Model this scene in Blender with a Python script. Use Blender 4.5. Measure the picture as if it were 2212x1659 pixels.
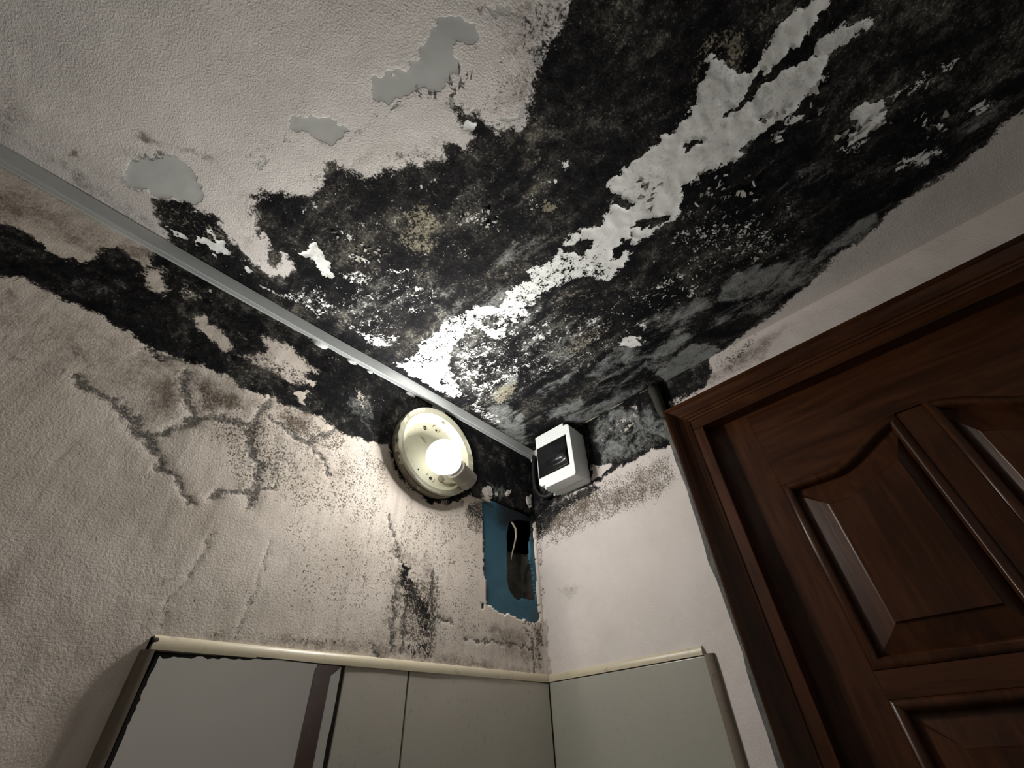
import bpy, bmesh, math, random
import numpy as np
from mathutils import Vector, Matrix

for o in list(bpy.data.objects):
    bpy.data.objects.remove(o, do_unlink=True)
scene = bpy.context.scene
COL = scene.collection
ZC = 2.25                      # ceiling height; all local z below are relative to the ceiling

# ------------------------------------------------------------------ camera
FPX, CX, CY = 938.72, 1106.0, 829.5
ROT = np.array([[0.6838385, -0.72854106, -0.03991028],
                [0.46252896, 0.47515389, -0.74852905],
                [0.56429768, 0.49341332, 0.66189986]])      # rows: right, down, forward
CAM = np.array([-0.799461, -0.645866, -0.65])
cam_data = bpy.data.cameras.new('camera')
cam_data.sensor_fit = 'HORIZONTAL'
cam_data.sensor_width = 36.0
cam_data.lens = FPX / 2212.0 * 36.0
cam_data.clip_start = 0.01
cam = bpy.data.objects.new('camera', cam_data)
COL.objects.link(cam)
m3 = Matrix([list(ROT[0]), list(-ROT[1]), list(-ROT[2])]).transposed()
cam.matrix_world = Matrix.Translation(Vector((CAM[0], CAM[1], CAM[2] + ZC))) @ m3.to_4x4()
scene.camera = cam

# ------------------------------------------------------------------ view, world, light constants
scene.view_settings.view_transform = 'Standard'
scene.view_settings.look = 'None'
scene.view_settings.gamma = 1.0
scene.view_settings.use_curve_mapping = False
scene.view_settings.exposure = 0.0
scene.cycles.use_denoising = True
scene.cycles.max_bounces = 8
scene.cycles.diffuse_bounces = 5
world = bpy.data.worlds.new('world')
scene.world = world
world.use_nodes = True
world.node_tree.nodes['Background'].inputs['Color'].default_value = (0.5, 0.5, 0.55, 1)
world.node_tree.nodes['Background'].inputs['Strength'].default_value = 0.02
LAMP_POWER = 124.0             # watts of the bulb's light
LAMP_SMOOTH = 0.035
LAMP_BACK = 0.30
LAMP_COLOR = (1.0, 0.965, 0.91)


# ------------------------------------------------------------------ picking points on real surfaces
def ray(px, py):
    return ROT.T @ np.array([(px - CX) / FPX, (py - CY) / FPX, 1.0])


def at(px, py, axis, val):
    """point of the plane coordinate[axis] == val that the photograph shows at that pixel"""
    d = ray(px, py)
    return CAM + (val - CAM[axis]) / d[axis] * d


def hit(px, py, p0, n):
    d = ray(px, py)
    return CAM + ((p0 - CAM) @ n) / (d @ n) * d


# ------------------------------------------------------------------ mesh helpers
def link_mesh(name, verts, faces, mat, parent=None, smooth=False):
    me = bpy.data.meshes.new(name)
    base = np.array([0.0, 0.0, 0.0])
    if parent is not None:
        base = np.array(parent['_base'])
    vv = [(v[0] - base[0], v[1] - base[1], v[2] + (ZC if parent is None else 0) - base[2]) for v in verts]
    me.from_pydata(vv, [], [tuple(f) for f in faces])
    me.validate()
    bm = bmesh.new()
    bm.from_mesh(me)
    bmesh.ops.recalc_face_normals(bm, faces=bm.faces)
    bm.to_mesh(me)
    bm.free()
    if smooth:
        for p in me.polygons:
            p.use_smooth = True
    me.materials.append(mat)
    o = bpy.data.objects.new(name, me)
    COL.objects.link(o)
    if parent is not None:
        o.parent = parent
    return o


def root(name, base):
    o = bpy.data.objects.new(name, None)
    o.empty_display_size = 0.02
    o.location = (base[0], base[1], base[2] + ZC)
    o['_base'] = [float(b) for b in base]
    COL.objects.link(o)
    return o


def tag(o, label=None, cat=None, group=None, kind=None):
    if label: o['label'] = label
    if cat: o['category'] = cat
    if group: o['group'] = group
    if kind: o['kind'] = kind
    return o


class MB:
    """collects verts and faces of one mesh"""
    def __init__(self):
        self.v, self.f = [], []

    def add(self, verts, faces):
        n = len(self.v)
        self.v += [tuple(float(c) for c in v) for v in verts]
        self.f += [tuple(i + n for i in f) for f in faces]
        return self

    def box(self, a, b):
        x0, y0, z0 = [min(p, q) for p, q in zip(a, b)]
        x1, y1, z1 = [max(p, q) for p, q in zip(a, b)]
        return self.add([(x0, y0, z0), (x1, y0, z0), (x1, y1, z0), (x0, y1, z0),
                         (x0, y0, z1), (x1, y0, z1), (x1, y1, z1), (x0, y1, z1)],
                        [(0, 3, 2, 1), (4, 5, 6, 7), (0, 1, 5, 4), (1, 2, 6, 5), (2, 3, 7, 6), (3, 0, 4, 7)])

    def sweep(self, sections, close=True, caps=True):
        """sections: list of equal length vertex loops"""
        n = len(sections[0])
        vs = [p for s in sections for p in s]
        fs = []
        for i in range(len(sections) - 1):
            for j in range(n if close else n - 1):
                k = (j + 1) % n
                fs.append((i * n + j, i * n + k, (i + 1) * n + k, (i + 1) * n + j))
        if caps and close:
            fs.append(tuple(range(n))[::-1])
            fs.append(tuple((len(sections) - 1) * n + j for j in range(n)))
        return self.add(vs, fs)

    def tube(self, pts, r, n=10, caps=True):
        pts = [np.array(p, float) for p in pts]
        secs = []
        up = np.array([0.31, 0.52, 0.79])
        for i, p in enumerate(pts):
            t = pts[min(i + 1, len(pts) - 1)] - pts[max(i - 1, 0)]
            t /= np.linalg.norm(t)
            a = np.cross(t, up); a /= np.linalg.norm(a)
            b = np.cross(t, a)
            rr = r[i] if hasattr(r, '__len__') else r
            secs.append([p + rr * (math.cos(q) * a + math.sin(q) * b) for q in np.linspace(0, 2 * math.pi, n, endpoint=False)])
        return self.sweep(secs, True, caps)

    def lathe(self, c, axis, prof, n=48, jitter=None):
        """prof: (radius, distance along axis)"""
        c = np.array(c, float); t = np.array(axis, float); t /= np.linalg.norm(t)
        up = np.array([0, 0, 1.0]) if abs(t[2]) < .9 else np.array([1.0, 0, 0])
        a = np.cross(t, up); a /= np.linalg.norm(a)
        b = np.cross(t, a)
        secs = []
        for i, (r, h) in enumerate(prof):
            loop = []
            for k in range(n):
                q = 2 * math.pi * k / n
                rr = r + (jitter(i, q) if jitter else 0)
                loop.append(c + t * h + rr * (math.cos(q) * a + math.sin(q) * b))
            secs.append(loop)
        return self.sweep(secs, True, True)

    def build(self, name, mat, parent=None, smooth=False):
        return link_mesh(name, self.v, self.f, mat, parent, smooth)


def bevel(o, w, seg=2):
    md = o.modifiers.new('bevel', 'BEVEL')
    md.width = w; md.segments = seg; md.limit_method = 'ANGLE'; md.angle_limit = math.radians(40)
    return o


def smooth_by_angle(o, ang=40):
    me = o.data
    bm = bmesh.new(); bm.from_mesh(me)
    for f in bm.faces: f.smooth = True
    for e in bm.edges:
        e.smooth = not (len(e.link_faces) == 2 and e.calc_face_angle(0) > math.radians(ang))
    bm.to_mesh(me); bm.free()
    return o


# ------------------------------------------------------------------ node helpers
class NT:
    def __init__(self, name):
        self.m = bpy.data.materials.new(name)
        self.m.use_nodes = True
        self.t = self.m.node_tree
        self.n = self.t.nodes
        self.bsdf = self.n['Principled BSDF']

    def put(self, sock, v):
        if isinstance(v, bpy.types.NodeSocket):
            self.t.links.new(v, sock)
        elif v is not None:
            if hasattr(sock.default_value, '__len__') and not hasattr(v, '__len__'):
                v = (v,) * len(sock.default_value)
            if hasattr(sock.default_value, '__len__') and len(sock.default_value) == 4 and len(v) == 3:
                v = tuple(v) + (1,)
            sock.default_value = v

    def coord(self, scale=None, kind='Object'):
        c = self.n.new('ShaderNodeTexCoord').outputs[kind]
        if scale is not None:
            mp = self.n.new('ShaderNodeMapping')
            self.t.links.new(c, mp.inputs['Vector'])
            mp.inputs['Scale'].default_value = scale
            c = mp.outputs['Vector']
        return c

    def noise(self, scale, detail=4, rough=0.55, vec=None, dist=0, off=0):
        nd = self.n.new('ShaderNodeTexNoise')
        nd.inputs['Scale'].default_value = scale
        nd.inputs['Detail'].default_value = detail
        nd.inputs['Roughness'].default_value = rough
        nd.inputs['Distortion'].default_value = dist
        if vec is None: vec = self.coord()
        if off:
            mp = self.n.new('ShaderNodeMapping')
            self.t.links.new(vec, mp.inputs['Vector'])
            mp.inputs['Location'].default_value = (off, off * 1.7, off * .6)
            vec = mp.outputs['Vector']
        self.t.links.new(vec, nd.inputs['Vector'])
        return nd.outputs['Fac']

    def voronoi(self, scale, vec=None, feature='F1', rnd=1.0):
        nd = self.n.new('ShaderNodeTexVoronoi')
        nd.feature = feature
        nd.inputs['Scale'].default_value = scale
        nd.inputs['Randomness'].default_value = rnd
        self.t.links.new(vec if vec is not None else self.coord(), nd.inputs['Vector'])
        return nd.outputs['Distance']

    def math(self, op, a, b=None, c=None):
        nd = self.n.new('ShaderNodeMath')
        nd.operation = op
        for i, v in enumerate((a, b, c)):
            if v is not None: self.put(nd.inputs[i], v)
        return nd.outputs[0]

    def add(self, *xs):
        r = xs[0]
        for x in xs[1:]: r = self.math('ADD', r, x)
        return r

    def mul(self, *xs):
        r = xs[0]
        for x in xs[1:]: r = self.math('MULTIPLY', r, x)
        return r

    def lin(self, x, k, b=0.0):
        return self.math('MULTIPLY_ADD', x, k, b)

    def ss(self, lo, hi, x, a=0.0, b=1.0):
        nd = self.n.new('ShaderNodeMapRange')
        nd.interpolation_type = 'SMOOTHSTEP'
        self.put(nd.inputs['Value'], x)
        nd.inputs['From Min'].default_value = lo
        nd.inputs['From Max'].default_value = hi
        nd.inputs['To Min'].default_value = a
        nd.inputs['To Max'].default_value = b
        return nd.outputs['Result']

    def mix(self, fac, a, b):
        nd = self.n.new('ShaderNodeMix')
        nd.data_type = 'RGBA'
        nd.clamp_factor = True
        self.put(nd.inputs[0], fac)
        self.put(nd.inputs[6], a)
        self.put(nd.inputs[7], b)
        return nd.outputs[2]

    def inv(self, x):
        return self.math('SUBTRACT', 1.0, x)

    def attr(self, name):
        nd = self.n.new('ShaderNodeAttribute')
        nd.attribute_type = 'GEOMETRY'
        nd.attribute_name = name
        sp = self.n.new('ShaderNodeSeparateColor')
        self.t.links.new(nd.outputs['Color'], sp.inputs[0])
        return sp.outputs[0], sp.outputs[1], sp.outputs[2], nd.outputs['Alpha']

    def bump(self, h, dist, strength=1.0):
        nd = self.n.new('ShaderNodeBump')
        nd.inputs['Distance'].default_value = dist
        nd.inputs['Strength'].default_value = strength
        self.put(nd.inputs['Height'], h)
        self.t.links.new(nd.outputs['Normal'], self.bsdf.inputs['Normal'])

    def out(self, col, rough=0.5, spec=0.5, metal=0.0, coat=0.0):
        self.put(self.bsdf.inputs['Base Color'], col)
        self.put(self.bsdf.inputs['Roughness'], rough)
        self.put(self.bsdf.inputs['Specular IOR Level'], spec)
        self.put(self.bsdf.inputs['Metallic'], metal)
        self.put(self.bsdf.inputs['Coat Weight'], coat)
        return self.m


# ------------------------------------------------------------------ mouldy plaster material
def plaster_material(name, base, base2, fresh, grain, streak=(1, 1, 1), film=(.27, .285, .28), crust=.15, smear=None, brush=None):
    """Attributes: fa = mould, bare patch, ochre, putty; fb = grey film, brown stain, speckle, crack."""
    N = NT(name)
    co = N.coord(streak)
    n_big = N.noise(11, 6, .62, co)
    n_mid = N.noise(66, 8, .70, co)
    n_mid2 = N.noise(88, 8, .72, N.coord(tuple(.5 + .5 * k for k in smear)) if smear else co, .4, off=3.1)
    n_fine = N.noise(250, 5, .68, co)
    n_fine2 = N.noise(400, 3, .62, co, off=5.3)
    n_grain = N.noise(grain, 3, .6)
    sm = N.coord(smear) if smear else co
    n_soft = N.noise(26, 7, .62, sm, .8, off=8.2)
    M, W, O, P = N.attr('fa')
    G, B, S, Cr = N.attr('fb')
    dm = N.lin(n_mid, 1, -.5); dm2 = N.lin(n_mid2, 1, -.5)
    df = N.lin(n_fine, 1, -.5); df2 = N.lin(n_fine2, 1, -.5)
    ds = N.lin(n_soft, 1, -.5); db = N.lin(n_big, 1, -.5)
    # paint
    paint = N.mix(N.ss(.3, .72, n_big), base, base2)
    paint = N.mix(N.mul(N.ss(.54, .72, n_mid2), .14), paint, tuple(c * .62 for c in base2))
    if brush:
        n_br = N.noise(70, 5, .6, N.coord(brush), off=6.4)
        paint = N.mix(N.mul(N.ss(.50, .70, n_br), .30), paint, tuple(c * .55 for c in base2))
    # brown stains, soft
    bs = N.ss(.12, .85, N.add(B, N.mul(ds, .9), N.mul(dm, .5), N.mul(df, .9)))
    bs = N.mul(bs, N.ss(.02, .3, B))
    c = N.mix(N.mul(bs, .82), paint, (.10, .067, .042))
    # putty: smooth grey skim under the lost paint
    p_mask = N.ss(.44, .56, N.add(P, N.mul(dm, .5), N.mul(df, .3)))
    c = N.mix(p_mask, c, N.mix(n_big, (.40, .41, .395), (.50, .51, .495)))
    # speckles: small dark dots
    sp = N.ss(.0, .14, N.add(N.lin(S, .52, -.36), N.mul(df2, .9), N.mul(df, .7), N.mul(ds, .35)))
    sp = N.mul(sp, N.ss(.01, .15, S))
    c = N.mix(N.mul(sp, .85), c, N.mix(n_mid, (.06, .048, .034), (.13, .105, .072)))
    # mould that follows the cracks
    cr = N.ss(.28, .85, N.add(N.mul(Cr, .95), N.mul(dm, .8), N.mul(df, 1.1), N.mul(df2, .6)))
    cr = N.mul(cr, N.ss(.05, .35, Cr))
    c = N.mix(N.mul(cr, .88), c, N.mix(N.ss(.4, .6, n_mid), (.035, .034, .036), (.10, .10, .085)))
    # black mould
    mm = N.ss(.38, .66, N.add(M, N.mul(dm, 1.1), N.mul(df, 1.25), N.mul(df2, .5), N.mul(ds, .5)))
    mm = N.mul(mm, N.ss(.02, .25, M))
    tone = N.add(N.mul(db, 1.0), N.mul(ds, 1.1), N.mul(dm, .9), N.mul(df, .7))
    black = N.mix(N.ss(-.22, .16, tone), (.0045, .0045, .006), (.020, .019, .019))
    black = N.mix(N.mul(N.ss(.02, .40, tone), .9), black, (.105, .102, .086))
    fleck = N.ss(.17, .29, N.add(N.mul(df, 1.2), N.mul(df2, .6), N.mul(ds, .55), N.mul(db, .5)))
    black = N.mix(N.mul(fleck, .6), black, (.30, .285, .235))
    # ochre / olive growth in the mould
    oc = N.ss(.46, .80, N.add(O, N.mul(dm2, 1.1), N.mul(df, 1.5), N.mul(df2, .6), N.mul(ds, .7)))
    oc = N.mul(oc, N.ss(.02, .25, O))
    black = N.mix(N.mul(oc, .8), black, N.mix(n_mid, (.20, .18, .12), (.46, .43, .33)))
    # grey film
    gf = N.ss(.30, 1.05, N.add(G, N.mul(ds, 1.9), N.mul(dm2, 1.3), N.mul(df, .8)))
    gf = N.mul(gf, N.ss(.02, .35, G))
    black = N.mix(N.mul(gf, .92), black, N.mix(n_mid, tuple(x * .72 for x in film), tuple(x * 1.25 for x in film)))
    c = N.mix(mm, c, black)
    # bare plaster where mould flaked off
    wm = N.ss(.465, .535, N.add(W, N.mul(dm2, 1.35), N.mul(df, .9), N.mul(df2, .35), N.mul(ds, .35)))
    wm = N.mul(wm, N.ss(.02, .2, W))
    fr = N.mix(N.mul(N.ss(.52, .70, N.add(n_fine, N.mul(ds, .5))), .45), fresh, tuple(x * .42 for x in fresh))
    c = N.mix(wm, c, fr)
    # relief
    grainh = N.mul(n_grain, N.inv(N.mul(p_mask, .92)), N.inv(N.mul(wm, .75)))
    rough_m = N.mul(mm, N.inv(wm), N.add(N.mul(n_fine, .9), N.mul(n_mid, 1.8)))
    h = N.add(N.mul(grainh, crust * 6), N.mul(rough_m, .55), N.mul(p_mask, -.18), N.mul(wm, -.40), N.mul(cr, -.35), N.mul(n_mid, crust * .9))
    if brush: h = N.add(h, N.mul(n_br, -.35))
    N.bump(h, .0013, .9)
    N.out(c, .86, .12)
    return N.m


def simple(name, col, rough=.5, spec=.5, var=.12, scale=40, bumps=0.0, bscale=300, metal=0.0, coat=0.0, dirt=None, dirt_amt=.5, dscale=30):
    N = NT(name)
    n = N.noise(scale, 5, .6)
    c = N.mix(n, tuple(x * (1 - var) for x in col), tuple(min(1, x * (1 + var)) for x in col))
    if dirt:
        d = N.ss(.56, .72, N.add(N.noise(dscale, 7, .65, off=2.2), N.lin(N.noise(dscale * 7, 3, .6), .3, -.15)))
        c = N.mix(N.mul(d, dirt_amt), c, dirt)
    if bumps:
        N.bump(N.noise(bscale, 3, .55), bumps)
    return N.out(c, rough, spec, metal, coat)


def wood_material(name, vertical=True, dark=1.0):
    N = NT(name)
    sc = (9, 9, 1.0) if vertical else (9, 1.0, 9)
    co = N.coord(sc)
    a = N.noise(5, 6, .6, co, 1.2)
    b = N.noise(28, 4, .6, co)
    pores = N.noise(75, 2, .5, co)
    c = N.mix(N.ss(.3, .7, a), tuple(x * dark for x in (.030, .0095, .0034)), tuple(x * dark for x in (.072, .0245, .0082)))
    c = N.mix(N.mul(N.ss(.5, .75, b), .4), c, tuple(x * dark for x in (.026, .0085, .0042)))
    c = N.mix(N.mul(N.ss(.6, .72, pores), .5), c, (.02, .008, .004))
    N.bump(N.add(N.mul(b, .4), N.mul(pores, .3)), .0004, .5)
    return N.out(c, .33, .32, 0, .06)


MAT = {}
MAT['ceiling'] = plaster_material('ceiling_plaster', (.71, .68, .655), (.645, .615, .59), (.83, .85, .83), 420, crust=.10, smear=(1.25, .5, 1.0))
MAT['left'] = plaster_material('left_wall_plaster', (.85, .775, .70), (.72, .64, .56), (.72, .66, .59), 380, crust=.068, brush=(1.0, 1.0, .10))
MAT['right'] = plaster_material('right_wall_plaster', (.70, .645, .615), (.64, .59, .555), (.60, .57, .53), 330, crust=.08)
def blue_material():
    N = NT('old_blue_paint')
    n = N.noise(22, 6, .62); m = N.noise(90, 5, .65, off=4.1)
    c = N.mix(n, (.030, .098, .150), (.050, .145, .205))
    sp = N.n.new('ShaderNodeSeparateXYZ'); N.t.links.new(N.coord(), sp.inputs[0])
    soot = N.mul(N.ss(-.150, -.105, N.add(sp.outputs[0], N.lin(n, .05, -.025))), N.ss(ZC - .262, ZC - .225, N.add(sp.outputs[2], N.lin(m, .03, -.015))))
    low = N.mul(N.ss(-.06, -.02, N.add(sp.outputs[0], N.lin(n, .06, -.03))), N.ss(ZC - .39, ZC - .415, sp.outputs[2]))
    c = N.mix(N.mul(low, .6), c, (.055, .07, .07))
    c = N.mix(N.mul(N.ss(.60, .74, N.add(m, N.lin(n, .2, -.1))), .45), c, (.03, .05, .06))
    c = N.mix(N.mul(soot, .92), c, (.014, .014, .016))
    N.bump(n, .001, .6)
    return N.out(c, .62, .25)


MAT['blue'] = blue_material()
MAT['cavity'] = simple('dark_mortar', (.095, .088, .074), .95, .1, .5, 60, .003, 60, dirt=(.02, .02, .018), dirt_amt=.8, dscale=22)
MAT['cavity_black'] = simple('near_black_cavity', (.006, .006, .006), .95, .05, .3, 40, .002, 80)  # cavity lining given one almost black colour
MAT['sliver'] = simple('pale_sliver', (.42, .37, .28), .8, .2, .3, 60)
MAT['pvc_white'] = simple('white_pvc', (.50, .53, .53), .35, .45, .05, 12, 0, dirt=(.30, .31, .30), dirt_amt=.25, dscale=18)
MAT['box_white'] = simple('breaker_box_plastic', (.82, .86, .86), .42, .4, .04, 20)
MAT['black_plastic'] = simple('black_plastic', (.010, .010, .011), .3, .5, .2, 30)
MAT['cable_black'] = simple('black_cable_sheath', (.018, .018, .019), .5, .4, .3, 60)
MAT['enamel'] = simple('yellowed_enamel', (.56, .55, .42), .38, .45, .10, 14, .0003, 120, dirt=(.26, .22, .12), dirt_amt=.45, dscale=38)
MAT['enamel_dirty_shaded'] = simple('grimy_shaded_enamel_side', (.27, .235, .18), .5, .4, .3, 30, .0004, 120, dirt=(.13, .10, .07), dirt_amt=.7, dscale=40)  # grime plus the shade of the pan's outer side, mixed into one colour
MAT['hole'] = simple('dark_hole', (.03, .03, .025), .8, .2, .3, 60)
MAT['socket'] = simple('grey_lamp_socket', (.46, .43, .38), .45, .4, .12, 40, dirt=(.22, .18, .13), dirt_amt=.5, dscale=60)
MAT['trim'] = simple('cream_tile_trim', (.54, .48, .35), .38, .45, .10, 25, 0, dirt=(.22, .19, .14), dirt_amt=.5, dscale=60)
MAT['trim_brown'] = simple('grimy_shaded_tile_trim', (.20, .165, .125), .5, .35, .2, 25, 0, dirt=(.10, .08, .06), dirt_amt=.6, dscale=40)  # dirty brown; on the left trim this dark tone also paints its shade
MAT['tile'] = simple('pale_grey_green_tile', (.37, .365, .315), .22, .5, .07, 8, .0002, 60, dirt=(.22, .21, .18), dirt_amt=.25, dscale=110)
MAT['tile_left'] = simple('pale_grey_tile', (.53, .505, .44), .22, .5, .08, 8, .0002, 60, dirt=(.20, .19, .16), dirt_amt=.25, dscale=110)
MAT['grout'] = simple('mouldy_grout', (.085, .065, .05), .9, .1, .6, 120, .001, 200)
MAT['wood_v'] = wood_material('brown_wood_vertical', True)
MAT['wood_h'] = wood_material('brown_wood_horizontal', False)
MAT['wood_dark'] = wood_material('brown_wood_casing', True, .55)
MAT['conduit'] = simple('mouldy_conduit', (.040, .040, .031), .7, .2, .5, 50, .0008, 120, dirt=(.02, .02, .02), dirt_amt=.6, dscale=60)
MAT['thin_cable'] = simple('dirty_cream_cable', (.30, .27, .19), .6, .3, .3, 80, dirt=(.05, .05, .04), dirt_amt=.8, dscale=45)
MAT['plain'] = simple('painted_wall', (.50, .48, .455), .85, .2, .05, 6)
MAT['floor'] = simple('grey_floor_tile', (.42, .40, .37), .4, .4, .1, 8)
MAT['pane'] = simple('frosted_pane', (.48, .465, .445), .45, .4, .03, 8)
MAT['frame_brown'] = simple('marbled_brown_frame', (.055, .024, .019), .4, .4, .5, 16, 0, dirt=(.12, .085, .07), dirt_amt=.5, dscale=14)
MAT['rot'] = simple('blackened_silver', (.012, .011, .013), .3, .4, .4, 80)
MAT['filler'] = simple('white_filler', (.66, .67, .66), .8, .2, .1, 60, .0006, 200)
MAT['flake_white'] = simple('loose_paint_flake', (.50, .49, .45), .8, .2, .35, 90, .0005, 250, dirt=(.05, .05, .05), dirt_amt=.7, dscale=90)


MAT['flake_grey'] = simple('grimy_paint_flake', (.20, .195, .175), .85, .15, .5, 90, .0005, 250, dirt=(.03, .03, .03), dirt_amt=.8, dscale=90)


def mirror_material():
    N = NT('old_mirror')
    return N.out((.78, .79, .76), .012, .5, 1.0)


MAT['mirror'] = mirror_material()


def bulb_material():
    N = NT('glowing_bulb_glass')
    N.out((.9, .9, .88), .4)
    N.bsdf.inputs['Emission Color'].default_value = (1, .985, .95, 1)
    N.bsdf.inputs['Emission Strength'].default_value = 2.2
    return N.m


MAT['bulb'] = bulb_material()

# ------------------------------------------------------------------ numpy noise and fields
RNG = np.random.RandomState(7)


def vnoise(u, v, freq, seed):
    r = np.random.RandomState(seed).rand(64, 64)
    x = u * freq; y = v * freq
    xi = np.floor(x).astype(int); yi = np.floor(y).astype(int)
    fx = x - xi; fy = y - yi
    fx = fx * fx * (3 - 2 * fx); fy = fy * fy * (3 - 2 * fy)
    a = r[xi % 64, yi % 64]; b = r[(xi + 1) % 64, yi % 64]
    c = r[xi % 64, (yi + 1) % 64]; d = r[(xi + 1) % 64, (yi + 1) % 64]
    return (a * (1 - fx) + b * fx) * (1 - fy) + (c * (1 - fx) + d * fx) * fy


def fbm(u, v, freq, seed, octs=4):
    s = 0; amp = 1; tot = 0
    for k in range(octs):
        s = s + amp * vnoise(u + 13.7 * k + 50, v + 7.1 * k + 50, freq * 2 ** k, seed + k)
        tot += amp; amp *= .55
    return s / tot


class Field:
    """a plane grid of stain masks; polygons are given by where the photograph shows them"""
    def __init__(self, axis, u0, u1, v0, v1, step, warp=.007):
        # axis 2: u=x v=y (ceiling); axis 1: u=x v=z ; axis 0: u=y v=z
        self.axis = axis
        self.iu, self.iv = {2: (0, 1), 1: (0, 2), 0: (1, 2)}[axis]
        self.us = np.linspace(u0, u1, int(round((u1 - u0) / step)) + 1)
        self.vs = np.linspace(v0, v1, int(round((v1 - v0) / step)) + 1)
        self.U, self.V = np.meshgrid(self.us, self.vs, indexing='ij')
        self.wu = self.U + warp * (fbm(self.U, self.V, 34, 11 + axis) - .5) * 1.6 + warp * 1.1 * (fbm(self.U, self.V, 110, 31 + axis, 2) - .5) * 2
        self.wv = self.V + warp * (fbm(self.U, self.V, 34, 21 + axis) - .5) * 1.6 + warp * 1.1 * (fbm(self.U, self.V, 110, 41 + axis, 2) - .5) * 2
        self.ch = {k: np.zeros_like(self.U) for k in 'MWOPGBSC'}

    def plane(self, pts):
        out = []
        for x, y in pts:
            p = at(x, y, self.axis, 0.0)
            out.append((p[self.iu], p[self.iv]))
        return np.array(out)

    def sdf(self, P, sl, closed=True):
        u = self.wu[sl]; v = self.wv[sl]
        d2 = np.full(u.shape, 1e9); inside = np.zeros(u.shape, bool)
        n = len(P)
        for i in range(n if closed else n - 1):
            a = P[i]; b = P[(i + 1) % n]
            e = b - a; L = e @ e + 1e-12
            t = np.clip(((u - a[0]) * e[0] + (v - a[1]) * e[1]) / L, 0, 1)
            d2 = np.minimum(d2, (u - a[0] - t * e[0]) ** 2 + (v - a[1] - t * e[1]) ** 2)
            if closed:
                c = ((a[1] > v) != (b[1] > v))
                with np.errstate(divide='ignore', invalid='ignore'):
                    xx = (b[0] - a[0]) * (v - a[1]) / (b[1] - a[1] + 1e-12) + a[0]
                inside ^= c & (u < xx)
        d = np.sqrt(d2)
        return np.where(inside, d, -d) if closed else d

    def window(self, P, pad):
        lo = P.min(0) - pad; hi = P.max(0) + pad
        i0, i1 = np.searchsorted(self.us, [lo[0], hi[0]]); j0, j1 = np.searchsorted(self.vs, [lo[1], hi[1]])
        return (slice(max(i0 - 1, 0), i1 + 1), slice(max(j0 - 1, 0), j1 + 1))

    def poly(self, ch, pts, val=1.0, soft=.008, op='max'):
        P = self.plane(pts)
        sl = self.window(P, soft * 2 + .02)
        if self.U[sl].size == 0: return
        f = np.clip(.5 + self.sdf(P, sl) / (2 * soft), 0, 1)
        f = f * f * (3 - 2 * f)
        A = self.ch[ch]
        if op == 'max': A[sl] = np.maximum(A[sl], f * val)
        elif op == 'set': A[sl] = A[sl] * (1 - f) + val * f
        elif op == 'sub': A[sl] = A[sl] * (1 - f * val)

    def line(self, ch, pts, w=.004, val=1.0):
        P = self.plane(pts)
        sl = self.window(P, w * 3 + .02)
        if self.U[sl].size == 0: return
        d = self.sdf(P, sl, False)
        f = np.clip(1.25 - d / w * .75, 0, 1)
        self.ch[ch][sl] = np.maximum(self.ch[ch][sl], f * val)

    def build(self, name, mat, depth, drop=None, parent=None):
        """grid mesh; depth(u, v) pushes into (+) or out of the surface; drop(uc, vc) removes faces"""
        U, V = self.U, self.V
        n0, n1 = U.shape
        w = depth
        co = np.zeros((n0 * n1, 3), np.float32)
        co[:, self.iu] = U.ravel(); co[:, self.iv] = V.ravel(); co[:, self.axis] = w.ravel()
        co[:, 2] += ZC
        idx = np.arange(n0 * n1).reshape(n0, n1)
        q = np.stack([idx[:-1, :-1], idx[1:, :-1], idx[1:, 1:], idx[:-1, 1:]], -1).reshape(-1, 4)
        if self.axis == 2: q = q[:, ::-1]        # ceiling normal down
        elif self.axis == 0: q = q[:, ::-1]      # right wall normal -x
        # left wall: (x,z) order gives normal -y
        if drop is not None:
            uc = (U[:-1, :-1] + U[1:, 1:]).ravel() / 2; vc = (V[:-1, :-1] + V[1:, 1:]).ravel() / 2
            q = q[~drop(uc, vc)]
        me = bpy.data.meshes.new(name)
        me.vertices.add(len(co)); me.vertices.foreach_set('co', co.ravel())
        me.loops.add(q.size); me.loops.foreach_set('vertex_index', q.ravel().astype(np.int32))
        me.polygons.add(len(q)); me.polygons.foreach_set('loop_start', np.arange(0, q.size, 4, dtype=np.int32))
        me.polygons.foreach_set('use_smooth', np.ones(len(q), bool))
        me.update(calc_edges=True); me.validate()
        for nm, chs in (('fa', 'MWOP'), ('fb', 'GBSC')):
            a = me.attributes.new(nm, 'FLOAT_COLOR', 'POINT')
            a.data.foreach_set('color', np.stack([self.ch[c].ravel() for c in chs], -1).astype(np.float32).ravel())
        if drop is not None:
            bm = bmesh.new(); bm.from_mesh(me)
            bmesh.ops.delete(bm, geom=[v for v in bm.verts if not v.link_faces], context='VERTS')
            bm.to_mesh(me); bm.free()
        me.materials.append(mat)
        o = bpy.data.objects.new(name, me)
        COL.objects.link(o)
        return o


def in_poly(P, u, v):
    inside = np.zeros(u.shape, bool)
    n = len(P)
    for i in range(n):
        a = P[i]; b = P[(i + 1) % n]
        c = ((a[1] > v) != (b[1] > v))
        xx = (b[0] - a[0]) * (v - a[1]) / (b[1] - a[1] + 1e-12) + a[0]
        inside ^= c & (u < xx)
    return inside

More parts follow.
